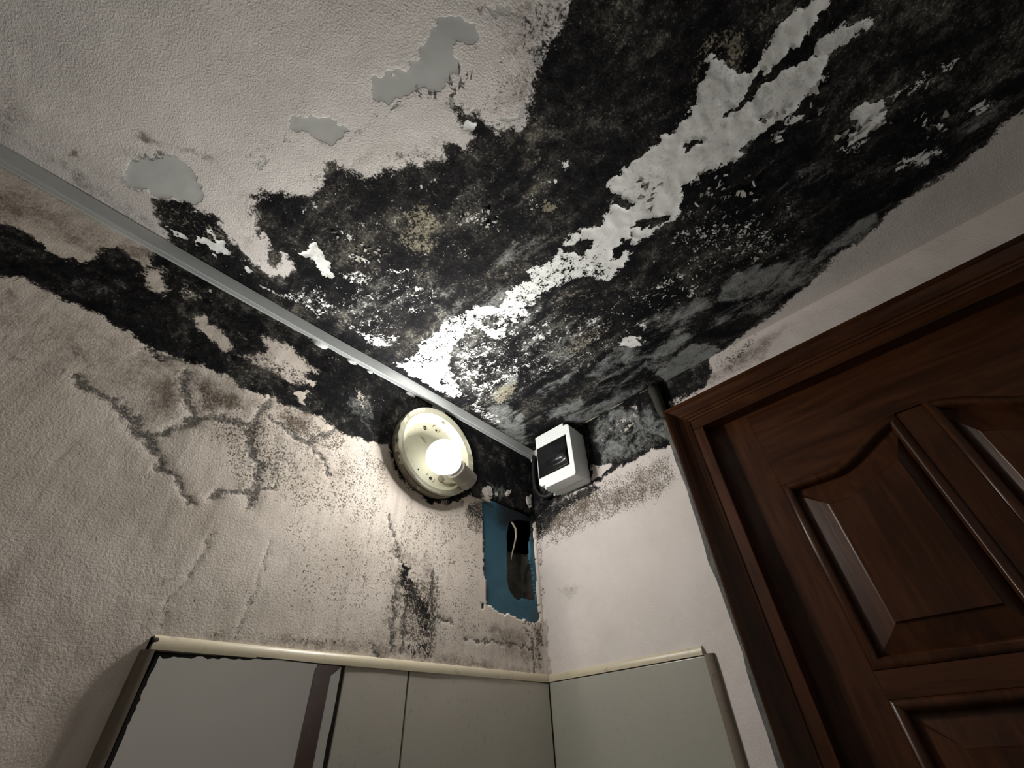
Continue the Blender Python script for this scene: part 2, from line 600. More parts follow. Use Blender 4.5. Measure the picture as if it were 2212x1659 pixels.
#@@CEILING
# ================================================================== CEILING
F = Field(2, -1.26, 0.0, -1.17, 0.0, .003)
MAIN = [(545, 440), (562, 420), (600, 413), (640, 425), (668, 415), (697, 400), (705, 362), (722, 352), (760, 370), (800, 378), (850, 372),
        (880, 362), (930, 352), (955, 342), (970, 315), (990, 310), (1012, 322), (1012, 285), (985, 262), (972, 232), (990, 226), (1012, 248),
        (1050, 265), (1070, 282), (1112, 283), (1140, 262), (1146, 215), (1155, 170), (1170, 120), (1190, 70), (1215, 30), (1232, -60),
        (2320, -60), (2320, 180), (2190, 253), (2054, 371), (1985, 412), (1930, 445), (1880, 500), (1810, 555), (1740, 622), (1680, 670),
        (1620, 712), (1560, 760), (1508, 797), (1402, 850), (1150, 1050), (1100, 1010), (840, 870), (560, 710), (520, 650), (545, 605), (610, 600),
        (640, 585), (600, 573), (566, 560), (558, 530), (560, 505), (550, 470)]
F.poly('M', MAIN, 1.0, .018)
F.poly('M', [(326, 432), (350, 428), (402, 434), (458, 464), (500, 512), (534, 554), (572, 590), (606, 612), (590, 690), (520, 650), (440, 595), (380, 545), (350, 490)], .92, .010)
F.poly('M', [(1110, 60), (1160, 20), (1220, -30), (1300, -40), (1250, 150), (1190, 260), (1150, 230), (1130, 130)], .50, .035)
F.poly('M', [(1020, 150), (1085, 175), (1105, 235), (1045, 240), (1008, 195)], .33, .03)
F.poly('M', [(820, 330), (950, 320), (960, 350), (840, 375)], .36, .02)
F.poly('M', [(640, 400), (720, 340), (760, 360), (700, 420)], .4, .02)
# plaster islands and thin places
F.poly('M', [(548, 520), (566, 510), (580, 520), (590, 545), (572, 560), (556, 555)], .8, .006, 'sub')
F.poly('M', [(600, 545), (612, 545), (630, 565), (640, 580), (625, 585), (610, 570)], .8, .005, 'sub')
# white streak of bare plaster, running from the lamp corner to the far right
ST = [(868, 790), (898, 757), (905, 735), (932, 720), (960, 692), (1000, 672), (1030, 662), (1080, 655), (1092, 622), (1120, 612),
      (1137, 602), (1130, 580), (1150, 570), (1185, 562), (1215, 520), (1245, 502), (1290, 482), (1312, 455), (1322, 422), (1308, 410),
      (1320, 380), (1345, 370), (1380, 342), (1402, 315), (1430, 292), (1472, 270), (1490, 242), (1500, 228), (1502, 190), (1520, 170),
      (1520, 125), (1545, 114), (1565, 145), (1600, 166), (1625, 155), (1660, 100), (1690, 50), (1722, 20), (1765, -20), (1815, -20),
      (1785, 25), (1742, 92), (1760, 92), (1800, 62), (1830, 52), (1862, 42), (1892, 30), (1880, 62), (1840, 82), (1815, 102), (1792, 112),
      (1790, 150), (1780, 170), (1770, 186), (1755, 202), (1730, 216), (1725, 236), (1700, 252), (1660, 276), (1640, 290), (1610, 312),
      (1600, 332), (1560, 360), (1520, 382), (1480, 395), (1474, 410), (1480, 430), (1460, 470), (1420, 492), (1400, 512), (1370, 532),
      (1360, 556), (1330, 592), (1310, 612), (1290, 612), (1270, 600), (1240, 606), (1200, 622), (1170, 642), (1152, 662), (1140, 690),
      (1110, 697), (1090, 722), (1068, 742), (1050, 722), (1030, 712), (1000, 732), (990, 752), (962, 772), (980, 802), (1000, 852),
      (980, 862), (955, 845), (955, 815), (900, 802)]
F.poly('W', ST, .92, .011)
# mould rifts left inside the streak
for p in ([(1745, 88), (1762, 92), (1770, 120), (1735, 132), (1700, 142), (1668, 170), (1640, 190), (1618, 212), (1598, 240), (1574, 248), (1580, 236), (1612, 200), (1614, 190), (1650, 158), (1690, 128), (1720, 104)],
          [(1200, 522), (1225, 532), (1262, 520), (1292, 520), (1280, 532), (1255, 545), (1225, 548)],
          [(1322, 420), (1350, 422), (1372, 440), (1350, 452), (1322, 440)], [(1345, 520), (1372, 505), (1362, 540), (1345, 552), (1330, 560), (1330, 540)],
          [(1478, 318), (1492, 305), (1514, 298), (1510, 308), (1486, 322)], [(1640, 258), (1660, 250), (1655, 262)],
          [(1365, 498), (1380, 480), (1420, 470), (1440, 462), (1435, 475), (1400, 492)],
          [(1580, 245), (1562, 255), (1578, 250)], [(1040, 690), (1075, 690), (1070, 712), (1045, 708)]):
    F.poly('W', p, 1.0, .005, 'sub')
F.poly('W', [(870, 790), (900, 730), (1000, 670), (1090, 690), (1000, 740), (990, 860), (940, 840)], .36, .02, 'sub')
F.poly('W', [(1090, 620), (1140, 570), (1210, 520), (1260, 500), (1330, 560), (1320, 610), (1200, 640), (1150, 690), (1080, 740), (1050, 690)], .34, .02, 'sub')
F.poly('W', [(1310, 470), (1420, 380), (1480, 330), (1560, 260), (1600, 280), (1500, 360), (1400, 450), (1340, 500)], .10, .03, 'sub')
# extra break-up of the streak near the lamp, then the lower white bits around the lamp corner
for p, v, s in [([(855, 785), (900, 795), (945, 780), (968, 762), (972, 792), (957, 812), (957, 852), (930, 838), (890, 812)], .9, .006),
                ([(632, 535), (648, 545), (665, 535), (673, 514), (685, 525), (697, 545), (705, 560), (716, 575), (722, 596), (708, 600), (690, 585), (676, 570), (670, 555), (650, 548)], .9, .004),
                ([(408, 516), (436, 516), (462, 516), (434, 492), (452, 500), (492, 530), (502, 545), (506, 560), (470, 546), (440, 532)], .95, .003),
                ([(360, 488), (385, 500), (400, 512), (380, 510)], .9, .003), ([(452, 548), (470, 552), (468, 562)], .9, .003), ([(525, 572), (545, 585), (540, 592)], .8, .003),
                ([(552, 606), (592, 625), (640, 640), (690, 668), (700, 680), (650, 660), (600, 640), (560, 622)], .52, .008),
                ([(600, 620), (700, 640), (740, 680), (690, 690), (630, 655)], .42, .012),
                ([(745, 692), (765, 700), (790, 718), (830, 728), (852, 742), (842, 752), (810, 750), (798, 742), (772, 728), (752, 712)], .56, .010),
                ([(800, 720), (850, 720), (880, 745), (840, 745)], .45, .01),
                ([(730, 500), (765, 495), (775, 515), (745, 520)], .5, .008), ([(735, 535), (790, 540), (830, 560), (800, 570), (740, 555)], .42, .012),
                ([(720, 590), (770, 575), (800, 600), (790, 625), (745, 610)], .47, .010), ([(840, 578), (885, 582), (890, 592), (850, 590)], .62, .006),
                ([(870, 605), (920, 610), (960, 640), (940, 650), (890, 625)], .46, .010), ([(870, 635), (895, 632), (892, 650)], .55, .006),
                ([(810, 600), (860, 605), (880, 640), (840, 630)], .40, .012),
                ([(980, 462), (1010, 455), (1060, 462), (1070, 480), (1040, 492), (990, 480)], .47, .010),
                ([(1120, 430), (1160, 420), (1170, 460), (1130, 470)], .40, .012), ([(1210, 335), (1228, 340), (1235, 365), (1215, 370), (1208, 350)], .56, .006),
                ([(1190, 385), (1208, 378), (1205, 400), (1190, 402)], .6, .006), ([(1150, 120), (1172, 100), (1168, 145), (1150, 140)], .5, .006),
                ([(1010, 355), (1020, 400), (1042, 420), (1030, 425), (1015, 405)], .5, .006), ([(1000, 265), (1016, 265), (1025, 285), (1018, 290), (1005, 280)], .8, .004),
                ([(1000, 860), (1050, 880), (1090, 910), (1070, 920), (1020, 890)], .5, .012), ([(1100, 760), (1080, 800), (1060, 820), (1040, 800), (1060, 760)], .44, .016),
                ([(1060, 700), (1100, 700), (1080, 760), (1030, 780), (1010, 750)], .44, .012), ([(980, 760), (1020, 740), (1050, 790), (1030, 830), (990, 820)], .47, .012),
                ([(1010, 830), (1060, 820), (1110, 790), (1150, 775), (1150, 790), (1090, 830), (1030, 870)], .46, .012),
                ([(1110, 830), (1200, 770), (1230, 760), (1200, 800), (1140, 830)], .40, .012), ([(1130, 730), (1180, 710), (1230, 730), (1180, 750)], .42, .012),
                ([(1330, 740), (1345, 728), (1362, 722), (1385, 735), (1392, 752), (1370, 750), (1345, 752)], .72, .006),
                ([(1370, 705), (1390, 700), (1405, 708), (1390, 718)], .6, .006), ([(1480, 800), (1495, 785), (1520, 770), (1545, 760), (1540, 770), (1510, 795)], .3, .01),
                ([(1440, 490), (1500, 470), (1570, 480), (1560, 540), (1500, 550), (1440, 540)], .385, .02), ([(1500, 400), (1560, 385), (1600, 400), (1580, 440), (1510, 450)], .39, .02),
                ([(1550, 500), (1620, 470), (1690, 480), (1690, 520), (1640, 560), (1580, 560)], .41, .02), ([(1400, 600), (1470, 570), (1500, 600), (1440, 640), (1400, 640)], .41, .02),
                ([(1480, 610), (1505, 595), (1510, 640), (1480, 650)], .45, .01),
                ([(1836, 272), (1850, 262), (1840, 248), (1852, 236), (1872, 222), (1895, 222), (1912, 214), (1922, 236), (1908, 256), (1905, 272), (1872, 290), (1836, 314), (1832, 292), (1845, 280)], .80, .005),
                ([(1900, 215), (1950, 182), (2000, 150), (2040, 128), (2078, 116), (2082, 134), (2050, 158), (2000, 190), (1930, 225)], .46, .008),
                ([(1800, 320), (1850, 300), (1890, 290), (1880, 320), (1830, 345), (1800, 335)], .42, .010),
                ([(1990, 262), (2005, 250), (2020, 258), (2038, 268), (2030, 285), (2012, 288), (2015, 270), (2000, 275)], .6, .005),
                ([(2075, 275), (2085, 235), (2105, 215), (2150, 198), (2185, 200), (2180, 215), (2130, 250), (2100, 275)], .43, .012),
                ([(1925, 368), (1935, 348), (1980, 325), (2040, 312), (2055, 325), (2010, 352), (1990, 365), (1950, 372)], .50, .008),
                ([(1740, 240), (1715, 262), (1690, 268), (1712, 250)], .7, .004), ([(1690, 275), (1712, 262), (1690, 300), (1655, 310)], .6, .006)]:
    F.poly('W', p, v, s)
for p, v, s in [([(960, 700), (1100, 640), (1250, 640), (1240, 760), (1120, 850), (1010, 900), (960, 850)], .36, .04), ([(600, 600), (900, 570), (980, 650), (860, 760), (700, 690)], .335, .04),
                ([(1200, 650), (1420, 600), (1500, 640), (1400, 760), (1200, 840)], .335, .04), ([(1420, 420), (1760, 400), (1740, 560), (1440, 620)], .33, .05), ([(560, 420), (1000, 330), (1100, 600), (700, 560)], .27, .04)]:
    F.poly('W', p, v, s)
# grey plaster showing through as film
for p, v, s in [([(1545, 640), (1560, 615), (1590, 590), (1625, 568), (1655, 575), (1700, 560), (1720, 590), (1680, 620), (1640, 640), (1600, 650), (1560, 655)], .92, .010),
                ([(1640, 590), (1740, 540), (1790, 560), (1740, 620), (1660, 640)], .62, .02),
                ([(1418, 806), (1440, 790), (1490, 745), (1530, 744), (1562, 754), (1512, 797), (1440, 835)], 1.0, .006),
                ([(1395, 770), (1430, 745), (1480, 715), (1502, 722), (1470, 752), (1420, 785)], .9, .012),
                ([(1330, 745), (1375, 745), (1385, 765), (1330, 800), (1250, 820), (1280, 790)], .75, .012),
                ([(1745, 570), (1775, 540), (1830, 492), (1872, 468), (1895, 470), (1870, 512), (1800, 548), (1770, 568)], .85, .010),
                ([(1500, 690), (1600, 650), (1680, 640), (1640, 680), (1560, 710)], .55, .02),
                ([(1440, 680), (1520, 630), (1540, 660), (1470, 710)], .7, .015), ([(1150, 900), (1190, 880), (1260, 860), (1260, 890), (1200, 905)], .75, .015),
                ([(1150, 850), (1180, 830), (1250, 790), (1240, 820), (1180, 860)], .62, .02), ([(1210, 905), (1260, 880), (1340, 850), (1400, 835), (1330, 880), (1240, 925)], .72, .012),
                ([(1050, 880), (1100, 870), (1130, 900), (1140, 960), (1100, 950), (1060, 920)], .75, .015),
                ([(1060, 540), (1150, 500), (1200, 520), (1110, 590), (1040, 590)], .40, .04), ([(1180, 680), (1280, 650), (1330, 690), (1260, 750), (1170, 730)], .40, .04),
                ([(1090, 820), (1110, 805), (1120, 815), (1100, 840)], .9, .008), ([(1370, 420), (1480, 330), (1540, 310), (1440, 420), (1380, 470)], .2, .04),
                ([(1600, 400), (1750, 330), (1900, 340), (1850, 420), (1680, 480)], .30, .05), ([(850, 600), (1000, 560), (1050, 640), (950, 680)], .36, .05),
                ([(920, 640), (1100, 600), (1280, 660), (1250, 800), (1060, 900), (960, 840)], .42, .05), ([(560, 600), (860, 560), (960, 660), (850, 770)], .34, .05),
                ([(900, 380), (1120, 340), (1180, 480), (1000, 560)], .26, .06), ([(1380, 640), (1560, 640), (1480, 800), (1240, 900)], .46, .05),
                ([(2000, 200), (2120, 120), (2180, 150), (2100, 230)], .25, .05), ([(2040, 280), (2110, 220), (2190, 190), (2190, 220), (2110, 290)], .55, .02),
                ([(1930, 365), (1990, 320), (2060, 310), (2040, 340), (1970, 375)], .6, .015)]:
    F.poly('G', p, v, s)
# ochre and olive growth
for p, v, s in [([(560, 430), (900, 380), (1150, 300), (1250, 420), (1150, 640), (900, 680), (640, 560)], .30, .05), ([(960, 700), (1300, 620), (1330, 720), (1080, 900), (1000, 900)], .40, .05), ([(560, 620), (860, 580), (960, 680), (860, 760)], .30, .04),
                ([(1400, 560), (1560, 520), (1700, 560), (1440, 800), (1250, 860)], .28, .05),
                ([(1490, 130), (1510, 80), (1560, 60), (1612, 68), (1620, 110), (1600, 165), (1565, 150), (1545, 118), (1518, 130), (1515, 165), (1490, 200)], .72, .02),
                ([(1460, 220), (1480, 190), (1505, 200), (1490, 250), (1470, 265)], .5, .02), ([(1630, 60), (1650, 10), (1690, -20), (1680, 30), (1650, 70)], .55, .02),
                ([(860, 460), (900, 440), (945, 450), (955, 490), (930, 520), (960, 535), (940, 550), (880, 545), (850, 520), (870, 490)], .62, .014),
                ([(1165, 430), (1185, 425), (1205, 445), (1190, 465), (1170, 455)], .7, .008), ([(830, 420), (880, 440), (860, 470), (830, 450)], .42, .02),
                ([(700, 370), (760, 385), (830, 392), (830, 420), (740, 410), (690, 400)], .42, .014), ([(546, 470), (556, 500), (552, 560), (560, 600), (545, 590), (540, 520)], .6, .012),
                ([(1130, 250), (1170, 240), (1175, 270), (1140, 290)], .55, .015), ([(1215, 70), (1260, 90), (1240, 140), (1215, 120)], .42, .02),
                ([(1180, 640), (1240, 620), (1300, 630), (1260, 670), (1190, 680)], .46, .02), ([(1230, 720), (1330, 690), (1340, 700), (1270, 750), (1210, 790)], .55, .014),
                ([(1060, 860), (1080, 830), (1120, 820), (1110, 850), (1080, 880)], .75, .010), ([(1010, 680), (1060, 660), (1080, 680), (1030, 700)], .5, .012),
                ([(700, 620), (780, 640), (760, 680), (710, 670)], .40, .02), ([(1040, 400), (1100, 380), (1140, 410), (1080, 450)], .38, .03),
                ([(1100, 790), (1140, 780), (1120, 810)], .45, .01), ([(2140, 170), (2212, 120), (2230, 160), (2170, 210)], .36, .03), ([(1880, 90), (1860, 30), (1900, -20), (1880, 60)], .3, .02),
                ([(1610, 450), (1650, 440), (1640, 500), (1600, 490)], .36, .02), ([(1560, 20), (1490, 40), (1440, 0), (1560, -30)], .3, .04),
                ([(1080, 370), (1040, 330), (1110, 310), (1150, 350)], .33, .03), ([(330, 432), (410, 435), (480, 490), (540, 570), (480, 560), (400, 510), (340, 470)], .46, .015)]:
    F.poly('O', p, v, s)
# putty coloured skim where the paint came away
for p, v, s in [([(804, 189), (811, 168), (832, 154), (852, 149), (872, 145), (893, 131), (905, 114), (922, 92), (942, 57), (962, 40), (985, 29), (992, 34), (1000, 50), (1018, 54), (1024, 72), (1030, 90),
                  (1015, 96), (998, 94), (986, 108), (990, 142), (1000, 160), (974, 170), (960, 190), (936, 200), (920, 188), (909, 184), (896, 196), (882, 209), (862, 212), (838, 224), (822, 214), (807, 210)], 1, .004),
                ([(624, 263), (652, 251), (688, 249), (722, 258), (742, 272), (752, 286), (735, 296), (712, 314), (695, 300), (660, 288), (632, 278)], 1, .004),
                ([(285, 345), (308, 334), (340, 328), (372, 336), (398, 356), (420, 384), (440, 412), (442, 430), (420, 440), (385, 428), (345, 425), (310, 412), (280, 402), (262, 385), (280, 365)], 1, .005),
                ([(230, 385), (262, 360), (300, 400), (320, 420), (290, 420), (250, 400)], .6, .015),
                ([(1070, 262), (1100, 256), (1128, 236), (1138, 218), (1140, 240), (1122, 258), (1088, 266)], 1, .004),
                ([(1148, 130), (1160, 105), (1170, 112), (1165, 145), (1152, 146)], 1, .004), ([(965, 205), (985, 215), (990, 228), (975, 225)], 1, .003),
                ([(1005, 235), (1030, 242), (1032, 255), (1012, 250)], .9, .004), ([(540, 340), (580, 325), (600, 350), (570, 372), (545, 365)], .52, .01),
                ([(815, 240), (850, 228), (890, 215), (880, 225), (830, 245), (805, 260)], .7, .004), ([(1012, 40), (1050, 0), (1120, -20), (1130, 40), (1080, 60)], .55, .012)]:
    F.poly('P', p, v, s)
# thin lifted paint edges read as hairline cracks
for p in ([(765, 300), (800, 260), (812, 245), (840, 235), (880, 218), (905, 200)], [(630, 380), (670, 378), (705, 378), (720, 372), (735, 355)], [(735, 300), (765, 305), (770, 285), (790, 265)],
          [(285, 345), (300, 336), (320, 340), (340, 330)], [(990, 95), (1000, 92), (1020, 100), (1030, 110)], [(540, 340), (560, 325), (600, 312), (622, 305)]):
    F.line('C', p, .0022, .50)
for p in ([(286, 345), (296, 338), (318, 340), (330, 332), (345, 327), (360, 332)],):
    F.line('C', p, .004, .6)
for p, v, s in [([(290, 288), (312, 292), (340, 306), (350, 318), (320, 312), (296, 302)], .75, .008), ([(325, 290), (360, 300), (400, 318), (440, 330), (470, 350), (500, 378), (515, 398), (500, 395), (470, 362), (430, 338), (380, 322)], .55, .008),
                ([(-30, 190), (40, 220), (90, 270), (60, 300), (20, 290), (-30, 260)], .38, .03), ([(-40, 260), (60, 320), (200, 420), (330, 500), (320, 470), (200, 390), (80, 310), (-30, 240)], .5, .02),
                ([(140, 325), (165, 325), (180, 345), (150, 340)], .8, .008), ([(250, 310), (290, 330), (280, 355), (240, 340)], .4, .02), ([(170, 350), (280, 370), (300, 420), (220, 390)], .35, .02),
                ([(345, 430), (420, 420), (460, 470), (400, 470)], .5, .015), ([(1022, 14), (1048, 14), (1045, 32), (1030, 30)], .9, .004), ([(510, 420), (550, 410), (545, 600), (520, 570)], .32, .02),
                ([(700, 340), (960, 300), (1000, 330), (720, 390)], .3, .02), ([(1050, 0), (1230, 0), (1160, 260), (1060, 250), (1090, 120)], .42, .03)]:
    F.poly('B', p, v, s)
F.poly('S', [(1040, 120), (1230, -20), (1230, 200), (1130, 260), (1020, 240)], .62, .04)
F.poly('S', [(700, 330), (980, 270), (1000, 340), (720, 400)], .32, .02)
F.poly('S', [(520, 400), (560, 410), (560, 610), (520, 580)], .4, .015)
chc = F.ch
dep = (fbm(F.U, F.V, 5, 71, 2) - .5) * .006 + (fbm(F.U, F.V, 40, 77) - .5) * .0008
dep += np.clip(chc['W'] * 2 - .8, 0, 1) * .0012 + np.clip(chc['P'] * 2 - .8, 0, 1) * .0004 - np.clip(chc['M'], 0, 1) * (fbm(F.U, F.V, 70, 83) - .4) * .0022
edge = np.minimum(1, np.minimum(np.minimum(F.U - F.us[0], F.us[-1] - F.U), np.minimum(F.V - F.vs[0], F.vs[-1] - F.V)) / .02)
ceiling = F.build('ceiling', MAT['ceiling'], dep * edge)
tag(ceiling, 'white painted ceiling blackened by mould with a long flaked white streak', kind='structure')
FC = F
#@@LEFT
# ================================================================== LEFT WALL
F = Field(1, -1.26, 0.0, -.72, 0.0, .003, .006)
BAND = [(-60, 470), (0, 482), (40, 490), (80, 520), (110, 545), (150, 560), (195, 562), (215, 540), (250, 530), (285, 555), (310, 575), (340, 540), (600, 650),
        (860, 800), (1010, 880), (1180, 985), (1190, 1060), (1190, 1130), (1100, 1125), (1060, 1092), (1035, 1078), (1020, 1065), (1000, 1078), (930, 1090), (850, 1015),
        (890, 1062), (862, 1025), (844, 985), (838, 962), (800, 957), (740, 937), (700, 907), (660, 894), (620, 880), (590, 860), (540, 850), (480, 810), (440, 790), (400, 777), (350, 758), (300, 737),  # mould beside the lamp pan, painted wider to take in its shadow
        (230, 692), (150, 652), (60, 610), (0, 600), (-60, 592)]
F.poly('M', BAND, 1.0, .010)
for p, v, s in [([(308, 592), (325, 575), (350, 600), (366, 630), (350, 642), (320, 622)], .82, .012), ([(412, 676), (440, 680), (480, 715), (512, 747), (485, 762), (455, 736), (428, 706)], .9, .012),
                ([(560, 725), (600, 730), (640, 760), (672, 790), (690, 800), (660, 812), (620, 792), (580, 772)], .78, .016), ([(638, 850), (664, 845), (660, 880), (640, 870)], .95, .003),
                ([(664, 825), (676, 828), (672, 840)], .95, .003), ([(500, 760), (560, 760), (640, 800), (690, 830), (640, 835), (560, 802)], .55, .01),
                ([(330, 560), (380, 585), (350, 600), (335, 585)], .4, .01), ([(640, 690), (720, 735), (700, 760), (640, 720)], .25, .015), ([(760, 830), (830, 860), (800, 920), (760, 880)], .22, .02),
                ([(390, 600), (440, 640), (420, 665), (385, 630)], .45, .01)]:
    F.poly('M', p, v, s, 'sub')
F.poly('M', [(862, 1202), (880, 1235), (905, 1262), (925, 1310), (935, 1340), (930, 1372), (905, 1372), (892, 1330), (875, 1290), (862, 1260)], .56, .008)
F.poly('M', [(868, 1205), (885, 1235), (882, 1262), (868, 1245)], .8, .004)
F.poly('M', [(895, 1290), (925, 1300), (930, 1330), (905, 1340)], .7, .006)
F.poly('M', [(870, 1380), (930, 1390), (925, 1425), (880, 1420)], .5, .008)
F.poly('M', [(1000, 1090), (1040, 1080), (1045, 1140), (1010, 1120)], .5, .012)
F.poly('M', [(1120, 1340), (1175, 1320), (1178, 1460), (1160, 1455), (1155, 1400), (1135, 1370)], .42, .008)
F.poly('M', [(1050, 1385), (1150, 1400), (1150, 1390), (1060, 1372)], .40, .006)
F.poly('M', [(295, 745), (330, 752), (380, 768), (400, 778), (360, 780), (320, 770)], .45, .006)
for p, v, s in [([(1120, 1064), (1132, 1055), (1150, 1060), (1145, 1095), (1132, 1100)], .0, .003), ([(452, 628), (462, 630), (460, 638), (450, 634)], .9, .002),
                ([(1040, 1055), (1062, 1050), (1068, 1085), (1048, 1080)], .75, .003), ([(1090, 1062), (1104, 1056), (1100, 1072), (1088, 1070)], .9, .002),
                ([(770, 830), (790, 860), (782, 890), (772, 860)], .5, .004), ([(800, 855), (815, 870), (840, 880), (820, 885)], .46, .006), ([(600, 690), (640, 715), (655, 735), (620, 712)], .5, .006),
                ([(700, 755), (740, 775), (730, 790), (700, 770)], .42, .01), ([(1140, 1075), (1148, 1066), (1152, 1090), (1142, 1098)], .95, .002)]:
    if v: F.poly('W', p, v, s)
for pts, w in [([(160, 812), (185, 842), (215, 850), (248, 862)], .0055), ([(262, 878), (278, 898), (290, 918), (286, 932), (305, 940), (325, 950), (330, 958)], .0075),
               ([(335, 960), (340, 985), (347, 1005), (350, 1018), (375, 1030), (392, 1048), (398, 1065), (410, 1085)], .0045), ([(325, 948), (360, 930), (400, 917), (438, 902), (470, 903), (500, 908), (536, 918)], .0055),
               ([(403, 800), (401, 850), (415, 882), (430, 902), (405, 910)], .0055), ([(580, 868), (562, 895), (541, 918), (541, 950), (550, 985), (562, 1012), (556, 1045), (546, 1072), (540, 1100)], .0055),
               ([(582, 900), (610, 920), (640, 945), (662, 957), (690, 942), (720, 930)], .0045), ([(462, 1075), (500, 1068), (540, 1066), (592, 1052)], .004),
               ([(330, 755), (350, 772), (390, 775), (405, 778)], .005), ([(690, 985), (705, 1010), (715, 1030)], .003), ([(660, 960), (700, 990)], .003),
               ([(925, 1332), (950, 1336), (978, 1342)], .0025), ([(1005, 1380), (1060, 1388), (1130, 1396), (1150, 1402)], .0022), ([(1152, 1380), (1155, 1420), (1158, 1450)], .004),
               ([(800, 1392), (815, 1420)], .003), ([(797, 962), (785, 1030), (775, 1050)], .0018), ([(825, 975), (814, 1040), (800, 1140), (782, 1260)], .0018),
               ([(893, 1075), (885, 1150), (873, 1205)], .0018), ([(842, 1110), (850, 1160), (862, 1210)], .003), ([(880, 1080), (874, 1140), (862, 1210)], .0018),
               ([(460, 1150), (420, 1225), (375, 1280), (350, 1360)], .002), ([(590, 1165), (560, 1250), (530, 1330), (515, 1370)], .002),
               ([(860, 1260), (850, 1340), (845, 1400)], .004), ([(935, 1240), (935, 1330), (928, 1410)], .0035), ([(880, 1290), (872, 1360), (868, 1410)], .004)]:
    F.line('C', pts, w * 1.35, .80 if w > .0021 else .55)
for p, v, s in [([(430, 850), (600, 880), (800, 955), (850, 1000), (850, 1200), (700, 1150), (560, 1110), (450, 1000), (400, 900)], .66, .05),
                ([(820, 1080), (1040, 1085), (1050, 1300), (1060, 1440), (830, 1410), (790, 1250)], .62, .04), ([(590, 860), (760, 940), (740, 1000), (600, 930)], .85, .02),
                ([(410, 800), (520, 860), (530, 900), (420, 890)], .85, .02), ([(520, 960), (640, 940), (640, 1060), (540, 1080)], .75, .02), ([(700, 960), (850, 990), (850, 1100), (720, 1060)], .7, .02),
                ([(-60, 620), (400, 800), (600, 1100), (300, 1360), (-60, 1200)], .26, .05), ([(440, 860), (620, 900), (640, 1080), (480, 1060)], .74, .03), ([(300, 1200), (800, 1200), (1150, 1400), (1150, 1470), (400, 1390), (300, 1350)], .50, .04), ([(540, 1060), (880, 1080), (860, 1390), (600, 1340)], .56, .05),
                ([(860, 1230), (960, 1240), (950, 1420), (850, 1400)], .85, .02), ([(1000, 1085), (1045, 1080), (1045, 1160), (1010, 1150)], .95, .01),
                ([(400, 1350), (840, 1370), (900, 1420), (600, 1400), (400, 1385)], .62, .015)]:
    F.poly('S', p, v, s)
for p, v, s in [([(290, 730), (400, 780), (600, 880), (560, 900), (420, 830), (300, 790)], .5, .02), ([(310, 850), (370, 790), (400, 850), (390, 920), (320, 900)], .72, .03),
                ([(420, 810), (520, 850), (530, 890), (440, 890)], .85, .02), ([(600, 875), (670, 895), (670, 945), (620, 925)], .8, .02), ([(100, 640), (260, 720), (330, 770), (240, 760), (120, 690)], .45, .03),
                ([(0, 625), (30, 625), (25, 650), (0, 645)], .5, .01), ([(10, 770), (55, 775), (60, 785), (20, 782)], .6, .006), ([(345, 1225), (352, 1180), (345, 1190)], .5, .006), ([(335, 1245), (370, 1248), (362, 1258)], .8, .005),
                ([(-60, 400), (60, 420), (200, 520), (280, 520), (330, 560), (200, 550), (80, 500), (-60, 460)], .55, .03), ([(-60, 330), (100, 420), (330, 560), (380, 600), (250, 560), (60, 480), (-60, 470)], .45, .04), ([(-60, 600), (200, 680), (420, 790), (600, 880), (640, 960), (500, 960), (300, 900), (-60, 780)], .34, .06), ([(420, 860), (760, 940), (840, 1010), (700, 1080), (520, 1060)], .30, .05), ([(840, 1180), (960, 1200), (960, 1420), (820, 1400)], .42, .03),
                ([(500, 1040), (540, 1040), (530, 1060), (500, 1060)], .6, .01), ([(1040, 1340), (1170, 1350), (1178, 1460), (1060, 1400)], .5, .02), ([(330, 1360), (820, 1380), (1178, 1450), (1170, 1465), (600, 1400), (330, 1372)], .5, .012),
                ([(240, 520), (330, 530), (350, 570), (300, 570)], .5, .012), ([(-60, 700), (120, 760), (100, 830), (-60, 800)], .15, .06)]:
    F.poly('B', p, v, s)
for p, v, s in [([(100, 570), (220, 600), (330, 660), (280, 680), (150, 620)], .40, .02), ([(700, 800), (830, 870), (820, 940), (720, 880)], .34, .03), ([(1030, 1040), (1100, 1050), (1080, 1090), (1040, 1085)], .5, .01),
                ([(560, 820), (640, 850), (620, 870), (560, 850)], .3, .02)]:
    F.poly('G', p, v, s)
for p, v, s in [([(560, 800), (700, 840), (700, 880), (600, 840)], .35, .02), ([(480, 690), (560, 720), (540, 760), (480, 720)], .4, .02), ([(760, 820), (800, 870), (785, 900)], .5, .01), ([(380, 610), (430, 650), (400, 660)], .45, .015)]:
    F.poly('O', p, v, s)
BLUE = F.plane([(1041, 1082), (1062, 1076), (1090, 1090), (1130, 1100), (1150, 1112), (1157, 1130), (1160, 1200), (1164, 1290), (1170, 1335), (1160, 1347), (1150, 1344), (1136, 1338), (1120, 1336), (1098, 1325), (1090, 1330), (1050, 1305), (1048, 1250), (1044, 1240), (1043, 1160)])
BLUE[:, 0] = np.minimum(BLUE[:, 0], -.004)
HOLE = F.plane([(1104, 1124), (1118, 1121), (1136, 1120), (1150, 1122), (1152, 1148), (1148, 1170), (1148, 1204), (1154, 1235), (1160, 1271), (1162, 1296), (1146, 1295), (1134, 1292), (1123, 1296), (1112, 1288), (1103, 1273), (1098, 1250), (1098, 1213), (1097, 1156)])
HOLE[:, 0] = np.minimum(HOLE[:, 0] + .003 * (HOLE[:, 0] > -.03), -.0045)
NAIL = F.plane([(1042, 1309)])[0]
jag = (fbm(F.U, F.V, 120, 5) - .5) * .006
ju = ((F.U + jag)[:-1, :-1]).ravel()


